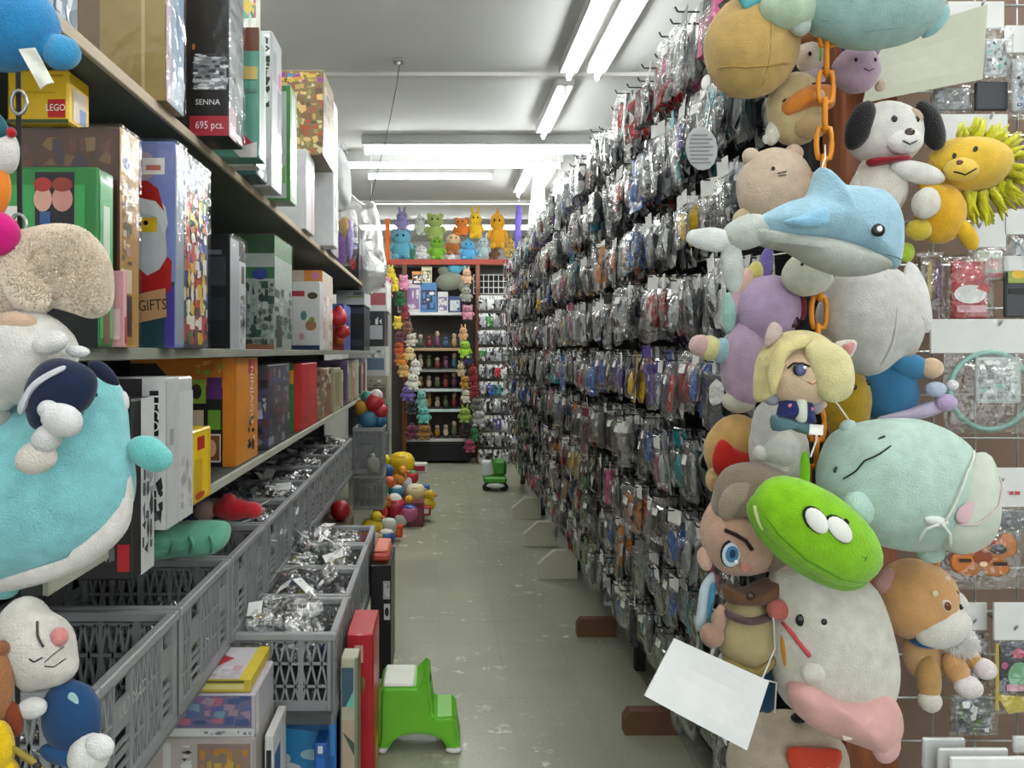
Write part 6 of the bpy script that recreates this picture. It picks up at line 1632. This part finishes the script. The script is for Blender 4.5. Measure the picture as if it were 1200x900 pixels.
# tall baskets and a bag of balls past the shelf boxes
for i, (z, lab) in enumerate(((.54, 'upper tall grey basket beyond the shelf boxes'), (.275, 'lower tall grey basket beyond the shelf boxes'))):
    o = copy_tree(up_proto)
    for c in list(o.children):
        if c.name.startswith('lettering'):
            bpy.data.objects.remove(c)
    o.location = (-.53, 5.85, z)
    o.scale = (.52, .7, 1.0 if i else 1.35)
    o['label'] = lab
bb = thing('ball_bag', 'net bag of red, teal and orange balls above the tall basket', 'toy', (-.5, 5.8, .9))
for nm, px, py, r, c in (('ball', 424, 478, 10, '#b8862c'), ('ball', 438, 472, 12, '#b3282c'), ('ball', 446, 482, 9, '#a82c30'), ('ball', 432, 491, 12, '#3f7892'), ('ball', 445, 493, 8, '#2f5f86'), ('ball', 430, 466, 8, '#2f8074'), ('ball', 441, 464, 8, '#d8c8c4')):
    MB().ell(P(px, py, 5.75), (r * 5.75 / F,) * 3, None, 14, 9).obj(nm, 'solid', bb, c, smooth=True)
small_toy('red_ball', 'plain red ball under the far upper baskets', 399, 598, 4.7, 12, '#a81c20', 'ball', 'toy', '#b02428')
small_toy('hanging_grey_bag', 'grey crumpled bag on the tall far basket', 437, 545, 5.6, 9, '#9a9a92', 'bag', 'bag', '#b8b8b0')

# ------------------------------------------------------------------ back display
BY = 10.0
disp = thing('back_display', 'display shelving with red-brown edges across the end of the aisle', 'shelf', (.1, BY + .25, 0))
for px in (474, 560):
    x = P(px, 0, BY).x
    MB().cbox(x - .03, x + .03, BY, BY + .06, 0, 2.62, .005).obj('post', 'wood', disp)
xa, xb = P(456, 0, BY).x, P(602, 0, BY).x
tb = MB().box(xa, xb, BY + .02, BY + .6, 2.60, 2.64).obj('top_shelf', 'matte', disp, '#b9b5ac')
MB().cbox(xa, xb, BY - .01, BY + .02, 2.58, 2.65, .004).obj('shelf_edge', 'matte', tb, '#a3483a')
MB().cbox(xa - .06, xa, BY + .1, BY + .16, 2.6, 3.2, .004).obj('side_board', 'matte', disp, '#cf6a2c')
MB().box(xa, P(560, 0, BY).x, BY + .52, BY + .54, 0, 2.6).obj('back_board', 'matte', disp, '#55504c')
MB().box(P(560, 0, BY).x, xb + .1, BY + .3, BY + .32, 0, 2.6).obj('back_board', 'matte', disp, '#6d6a66')
sx0, sx1 = P(476, 0, BY).x, P(547, 0, BY).x
LEV = []
for y, c in ((366, '#dadada'), (408, '#b59a72'), (433, '#8a8a86'), (456, '#c9d4d2'), (480, '#b8cfcb'), (515, '#cfcfca')):
    z = P(0, y, BY).z
    s_ = MB().box(sx0, sx1, BY + .06, BY + .5, z - .03, z).obj('shelf_board', 'matte', disp, '#8d8b86')
    MB().cbox(sx0, sx1, BY + .04, BY + .06, z - .035, z + .002, .003).obj('shelf_edge', 'matte', s_, c)
    LEV.append(z)
MB().cbox(sx0, sx1 + .05, BY - .05, BY + .3, .03, P(0, 519, BY).z, .01).obj('plinth', 'matte', disp, '#101113')
pg = MB().box(P(556, 0, BY).x, P(598, 0, BY).x, BY + .26, BY + .28, P(0, 343, BY).z, P(0, 319, BY).z).obj('black_panel', 'matte', disp, '#0c0c0d')
mb = MB()
for k in range(8):
    x = P(556 + 6 * k, 0, BY).x
    mb.tube([(x, BY + .25, P(0, 343, BY).z), (x, BY + .25, P(0, 319, BY).z)], .006, 5)
for k in range(4):
    z = P(0, 320 + 7.5 * k, BY).z
    mb.tube([(P(556, 0, BY).x, BY + .25, z), (P(598, 0, BY).x, BY + .25, z)], .006, 5)
mb.obj('white_wires', 'matte', disp, '#e2e2de', kind='stuff')

def make_small_plush(kind):
    """unit toy: centre at origin, about 2 high and 1.6 wide"""
    root = thing('small_plush', 'x', 'plush toy', (0, 0, 0))
    def e(nm, c, r, rot=0, col='#ffffff'):
        MB().ell(c, r, rotY(rot), 12, 8, 0, .05, 1).obj(nm, 'plush', root, col, smooth=True)
    e('body', (0, 0, -.4), (.62, .5, .6))
    e('head', (0, -.08, .4), (.6, .52, .52))
    if kind == 0:
        e('ear', (-.42, 0, .82), (.2, .14, .2)); e('ear', (.42, 0, .82), (.2, .14, .2))
    elif kind == 1:
        e('ear', (-.25, 0, 1.05), (.14, .1, .38), -10); e('ear', (.25, 0, 1.05), (.14, .1, .38), 10)
    else:
        e('crest', (0, .05, .95), (.16, .3, .22)); e('tail', (.6, .1, -.5), (.3, .16, .14), -30)
    e('foot', (-.34, -.3, -.85), (.24, .26, .18)); e('foot', (.34, -.3, -.85), (.24, .26, .18))
    e('arm', (-.62, -.1, -.2), (.16, .16, .32), 25); e('arm', (.62, -.1, -.2), (.16, .16, .32), -25)
    for sx in (-.2, .2):
        MB().ell((sx, -.58, .48), (.07, .05, .08), None, 8, 6).obj('eye', 'glossy', root, BK, smooth=True)
    return root
SP = [make_small_plush(k) for k in range(3)]
SPU = [0, 0, 0]
def small_plush(px, py, rx, ry, Y, col, label, group, kind, col2=None):
    o = SP[kind] if SPU[kind] == 0 else copy_tree(SP[kind])
    SPU[kind] += 1
    o.location = P(px, py, Y)
    o.scale = (rx * Y / F / .8, min(rx, ry) * Y / F / .8, ry * Y / F / 1.0)
    o.rotation_euler = (0, 0, RND.uniform(-.35, .35))
    for i, c in enumerate(o.children):
        b = c.name.split('.')[0]
        if b != 'eye':
            c.color = (*lin(col2 if (col2 and b in ('head', 'ear')) else col), 1)
    o['label'] = label
    o['group'] = group
    return o
for i, (px, py, rx, ry, c, n, c2) in enumerate((
        (470, 286, 15, 18, '#5b9fb4', 'light blue', None), (471, 259, 9, 12, '#8d86b4', 'lilac', None), (492, 264, 8, 12, '#b9bfb4', 'grey-white', None), (510, 266, 13, 16, '#95a85a', 'olive green', None),
        (512, 291, 11, 14, '#74a92e', 'grass green', None), (531, 286, 11, 13, '#a0622f', 'brown', '#d8b890'), (541, 266, 11, 11, '#d6782a', 'orange', None), (557, 264, 10, 16, '#e4b820', 'bright yellow', None),
        (548, 293, 12, 12, '#58a6d0', 'sky blue', None), (529, 298, 7, 7, '#d5d5d2', 'white', None), (567, 290, 9, 12, '#a9bcc2', 'pale grey-blue', None), (583, 270, 12, 22, '#dd9f22', 'amber', None),
        (579, 296, 8, 8, '#6a4a30', 'dark brown', None), (597, 291, 7, 12, '#c49c4a', 'tan', None), (494, 296, 8, 8, '#cfccd2', 'off-white', None), (483, 296, 6, 8, '#3f7a60', 'dark green', None))):
    small_plush(px, py, rx, ry, 10.15, c, '%s plush toy in the row on top of the back display' % n, 'plush toys on the back display', i % 3, c2)
garl = [(454, 336, 8, 13, '#c47a92', 'pink'), (458, 320, 6, 7, '#d6bc34', 'yellow'), (463, 333, 6, 9, '#d8c238', 'mustard'), (473, 331, 7, 9, '#d28aa6', 'rose'), (469, 350, 8, 9, '#215a36', 'dark green'), (475, 366, 6, 9, '#86303a', 'crimson'), (466, 378, 6, 8, '#d2b83c', 'gold'), (478, 384, 7, 8, '#7c5444', 'brown'), (469, 395, 7, 7, '#5f3440', 'plum'), (482, 398, 8, 8, '#cfc6b8', 'cream'), (468, 408, 7, 8, '#c0502f', 'rust'), (480, 414, 7, 8, '#d8c48c', 'straw'), (470, 421, 8, 8, '#cf8234', 'orange'), (473, 434, 8, 8, '#d4a864', 'honey'), (487, 430, 7, 9, '#dad7d0', 'white'), (484, 447, 9, 10, '#d8dac8', 'ivory'), (478, 461, 9, 9, '#6b5ca2', 'violet'), (482, 477, 8, 9, '#2c2c32', 'black'), (494, 468, 7, 11, '#77b0a8', 'sea green'), (497, 486, 9, 10, '#62b2a6', 'aqua'), (483, 506, 10, 9, '#5c2a3c', 'wine'), (497, 506, 10, 9, '#8c672c', 'bronze')]
for i, (px, py, rx, ry, c, n) in enumerate(garl):
    small_plush(px, py, rx, ry, 9.75, c, '%s little plush in the left hanging column at the aisle end' % n, 'left column of little plush toys', i % 3)
garr = [(547, 324, 7, 9, '#d0a888', 'peach'), (546, 345, 8, 9, '#8c9086', 'grey-green'), (548, 366, 8, 9, '#c9869c', 'pink'), (543, 391, 6, 8, '#c9a070', 'tan'), (545, 409, 8, 11, '#90ba30', 'lime'), (548, 421, 7, 7, '#302a56', 'indigo'), (540, 433, 6, 8, '#b0a278', 'khaki'), (554, 440, 7, 12, '#7c2024', 'dark red'), (545, 448, 7, 8, '#a27c2e', 'ochre'), (556, 458, 8, 8, '#86282c', 'brick red'), (546, 464, 7, 8, '#c9c2ac', 'cream'), (558, 474, 8, 9, '#6c6c5e', 'moss grey'), (545, 486, 9, 9, '#8ea83e', 'yellow-green'), (561, 490, 10, 10, '#a6a6a4', 'light grey'), (547, 502, 9, 9, '#1b1b1e', 'black'), (555, 508, 7, 9, '#3f7c4e', 'green'), (550, 522, 8, 8, '#9a3c5c', 'raspberry')]
for i, (px, py, rx, ry, c, n) in enumerate(garr):
    small_plush(px, py, rx, ry, 9.8, c, '%s little plush in the right hanging column at the aisle end' % n, 'right column of little plush toys', (i + 1) % 3)
plush('grey_whale_plush', 'grey-green plush lying on the back display under the top shelf', 'plush toy', 10.1, [Ell('body', 527, 330, 17, 11, '#8a8f80', rot=-8), Ell('head', 543, 334, 8, 8, '#9a9e90'), Ell('fin', 520, 318, 7, 6, '#7c8274', rot=30)], [Dot('eye', 544, 332, 1.5, 1.5, BK, 1)])
plush('blue_bird_plush', 'small blue plush tucked under the top shelf of the back display', 'plush toy', 10.1, [Ell('body', 533, 314, 9, 8, '#5aa8c4'), Ell('head', 544, 312, 6, 6, '#6ab4cc'), Ell('tail', 524, 312, 5, 3, '#4a98b4')])
bx_list = [('white and mauve', 484, 346, 9, 18, '#cfc6cc', '#8a6a9c'), ('blue and navy', 502, 347, 10, 16, '#3a7ab0', '#16204a'), ('white framed', 519, 353, 6, 11, '#d5d2cf', '#7a6a94'), ('navy and silver', 533, 356, 7, 9, '#2a4478', '#c9d4d8'), ('cream framed', 500, 322, 6, 10, '#d8d2a8', '#5a6a4a'), ('orange capped', 489, 326, 6, 8, '#d0882c', '#2a1c1c'), ('pale blue', 471, 356, 5, 10, '#b9c4cc', '#9a4a5a')]
for n, px, py, w, h_, c, c2 in bx_list:
    a, b = P(px - w, py + h_, 10.1), P(px + w, py - h_, 10.1)
    zb = LEV[0] + .002 if py > 335 else a.z
    carton('small_box', '%s small box on the white shelf of the back display' % n, 'box', (a.x, b.x, 10.08, 10.3, zb, b.z), c, {'cam': [('r', .1, .1, .9, .75, c2), ('n', .12, .12, .88, .7, 3, 3, [c, c2, '#d8d8d8'], px)]}, group='small boxes on the back display')
rf = random.Random(9)
FIGC = [('#5f6f4a', 'green'), ('#7a4a6a', 'purple'), ('#b59a6c', 'tan'), ('#3a3c40', 'black'), ('#c9b8a0', 'cream'), ('#8a3a34', 'red'), ('#4a6a80', 'blue'), ('#a9a8a0', 'grey'), ('#b8862c', 'gold')]
for li, z in enumerate(LEV[1:], 1):
    n = 7
    hmax = (LEV[li - 1] - z) - .06
    for k in range(n):
        x = sx0 + .07 + k * (sx1 - sx0 - .12) / (n - 1)
        c, cn = FIGC[(li * 4 + k * 5) % 9]
        h_ = min(hmax, rf.uniform(.13, .22))
        root = thing('shelf_figure', '%s toy figure, %s from the left on the %s shelf of the back display' % (cn, ordinal(k), ordinal(li)), 'figure', (x, BY + .2, z + .001), 'figures on the back display')
        MB().cbox(x - .045, x + .045, BY + .16, BY + .24, z + .001, z + .02, .003).obj('stand', 'solid', root, '#2a2a2c')
        MB().ell((x, BY + .2, z + .02 + h_ * .38), (.035, .03, h_ * .4), None, 10, 8, .2, .15, k).obj('body', 'solid', root, c, smooth=True)
        MB().ell((x, BY + .19, z + .02 + h_ * .82), (.03, .03, h_ * .2), None, 10, 7).obj('head', 'solid', root, '#c9ae94' if k % 2 else c, smooth=True)
# rows of little packs facing the aisle at the far right
fp = MB()
for r in range(10):
    z = P(0, 348 + r * 20, 9.9).z
    for k in range(5):
        x = P(565 + k * 9, 0, 9.9).x
        for q in range(3):
            c2 = lin(rp.choice(PACK_COL)[0] if rp.random() < .75 else rp.choice(PACK_ACC)[0])
            low_pack(fp, (x + rp.uniform(-.01, .01), 9.9 + q * .05, z), rp.uniform(-.3, .3), 0, .045, .14, .012, c2, lin('#e6e6e3'), rp)
fo = fp.obj('wall_packs', 'packs', None)
fo['kind'] = 'stuff'
tag(fo, 'rows of pale little toy packs hung on the far wall grid', 'toy packs')
sl = thing('wall_hook_rails', 'white hook rails behind the pale packs at the far right', 'rail', (P(580, 0, 10.2).x, 10.2, .3))
for r in range(0, 10, 2):
    z = P(0, 346 + r * 20, 9.9).z
    MB().box(P(560, 0, 10).x, P(604, 0, 10).x, 10.16, 10.19, z - .03, z + .02).obj('rail', 'matte', sl, '#d8d8d4')

# white tapered sleeve, purple streamer, small frame beyond the rack
sv = thing('white_sleeve', 'white tapered plastic sleeve hanging above the far end of the rack', 'sleeve', P(629, 287, 7.5))
MB().tube([P(631, 182, 7.5), P(631, 215, 7.5), P(630, 250, 7.5), P(629, 287, 7.5)], [.045, .055, .085, .098], 16).obj('sleeve', 'paper', sv, '#dfe6e2', smooth=True)
MB().tube([P(631, 182, 7.5), P(631, 160, 7.5)], .008, 6).obj('hanger', 'matte', sv, '#d8d8d8')
ps = thing('purple_streamer', 'narrow purple streamer hanging beside the back display plush', 'streamer', P(607, 292, 9.4))
MB().pillow([P(x, y, 9.4) for x, y in smooth_outline([(606, 240), (611, 244), (611, 270), (609, 292), (604, 292), (603, 268)])], P(607, 268, 9.4), .02, .02, (0, 1, 0), 4, .3).obj('cloth', 'cloth', ps, '#5d50a0', smooth=True)
MB().tube([P(608, 241, 9.4), P(608, 226, 9.4)], .006, 5).obj('string', 'cloth', ps, '#c9c9cc')
carton('pink_frame_box', 'pale box with a pink border standing above the far rack', 'box', (P(644, 0, 8.7).x, P(664, 0, 8.7).x, 8.7, 8.8, 2.4255, P(0, 258, 8.7).z), '#d5cdd0', {'cam': [('r', .05, .9, .95, 1, '#c9909c'), ('r', .25, .2, .6, .7, '#9aa0a4')]})
# green ride-on toy by the foot of the far rack
rd = thing('ride_on_toy', 'green and white ride-on toy with dark wheels at the far rack foot', 'toy', (.56, 8.0, 0))
MB().cbox(.46, .70, 7.95, 8.2, .08, .15, .02).obj('seat', 'solid', rd, '#4f9e28')
MB().cbox(.57, .70, 8.0, 8.2, .15, .32, .03).obj('backrest', 'solid', rd, '#45962c')
MB().cbox(.45, .55, 8.02, 8.18, .15, .30, .01).obj('basket', 'solid', rd, '#dfe2e2')
MB().ell((.58, 8.06, .06), (.13, .16, .035), None, 16, 8).obj('bumper', 'solid', rd, '#c9cbca', smooth=True)
for x in (.49, .67):
    MB().ell((x, 7.97, .045), (.045, .02, .045), None, 12, 8).obj('wheel', 'solid', rd, '#17181a', smooth=True)
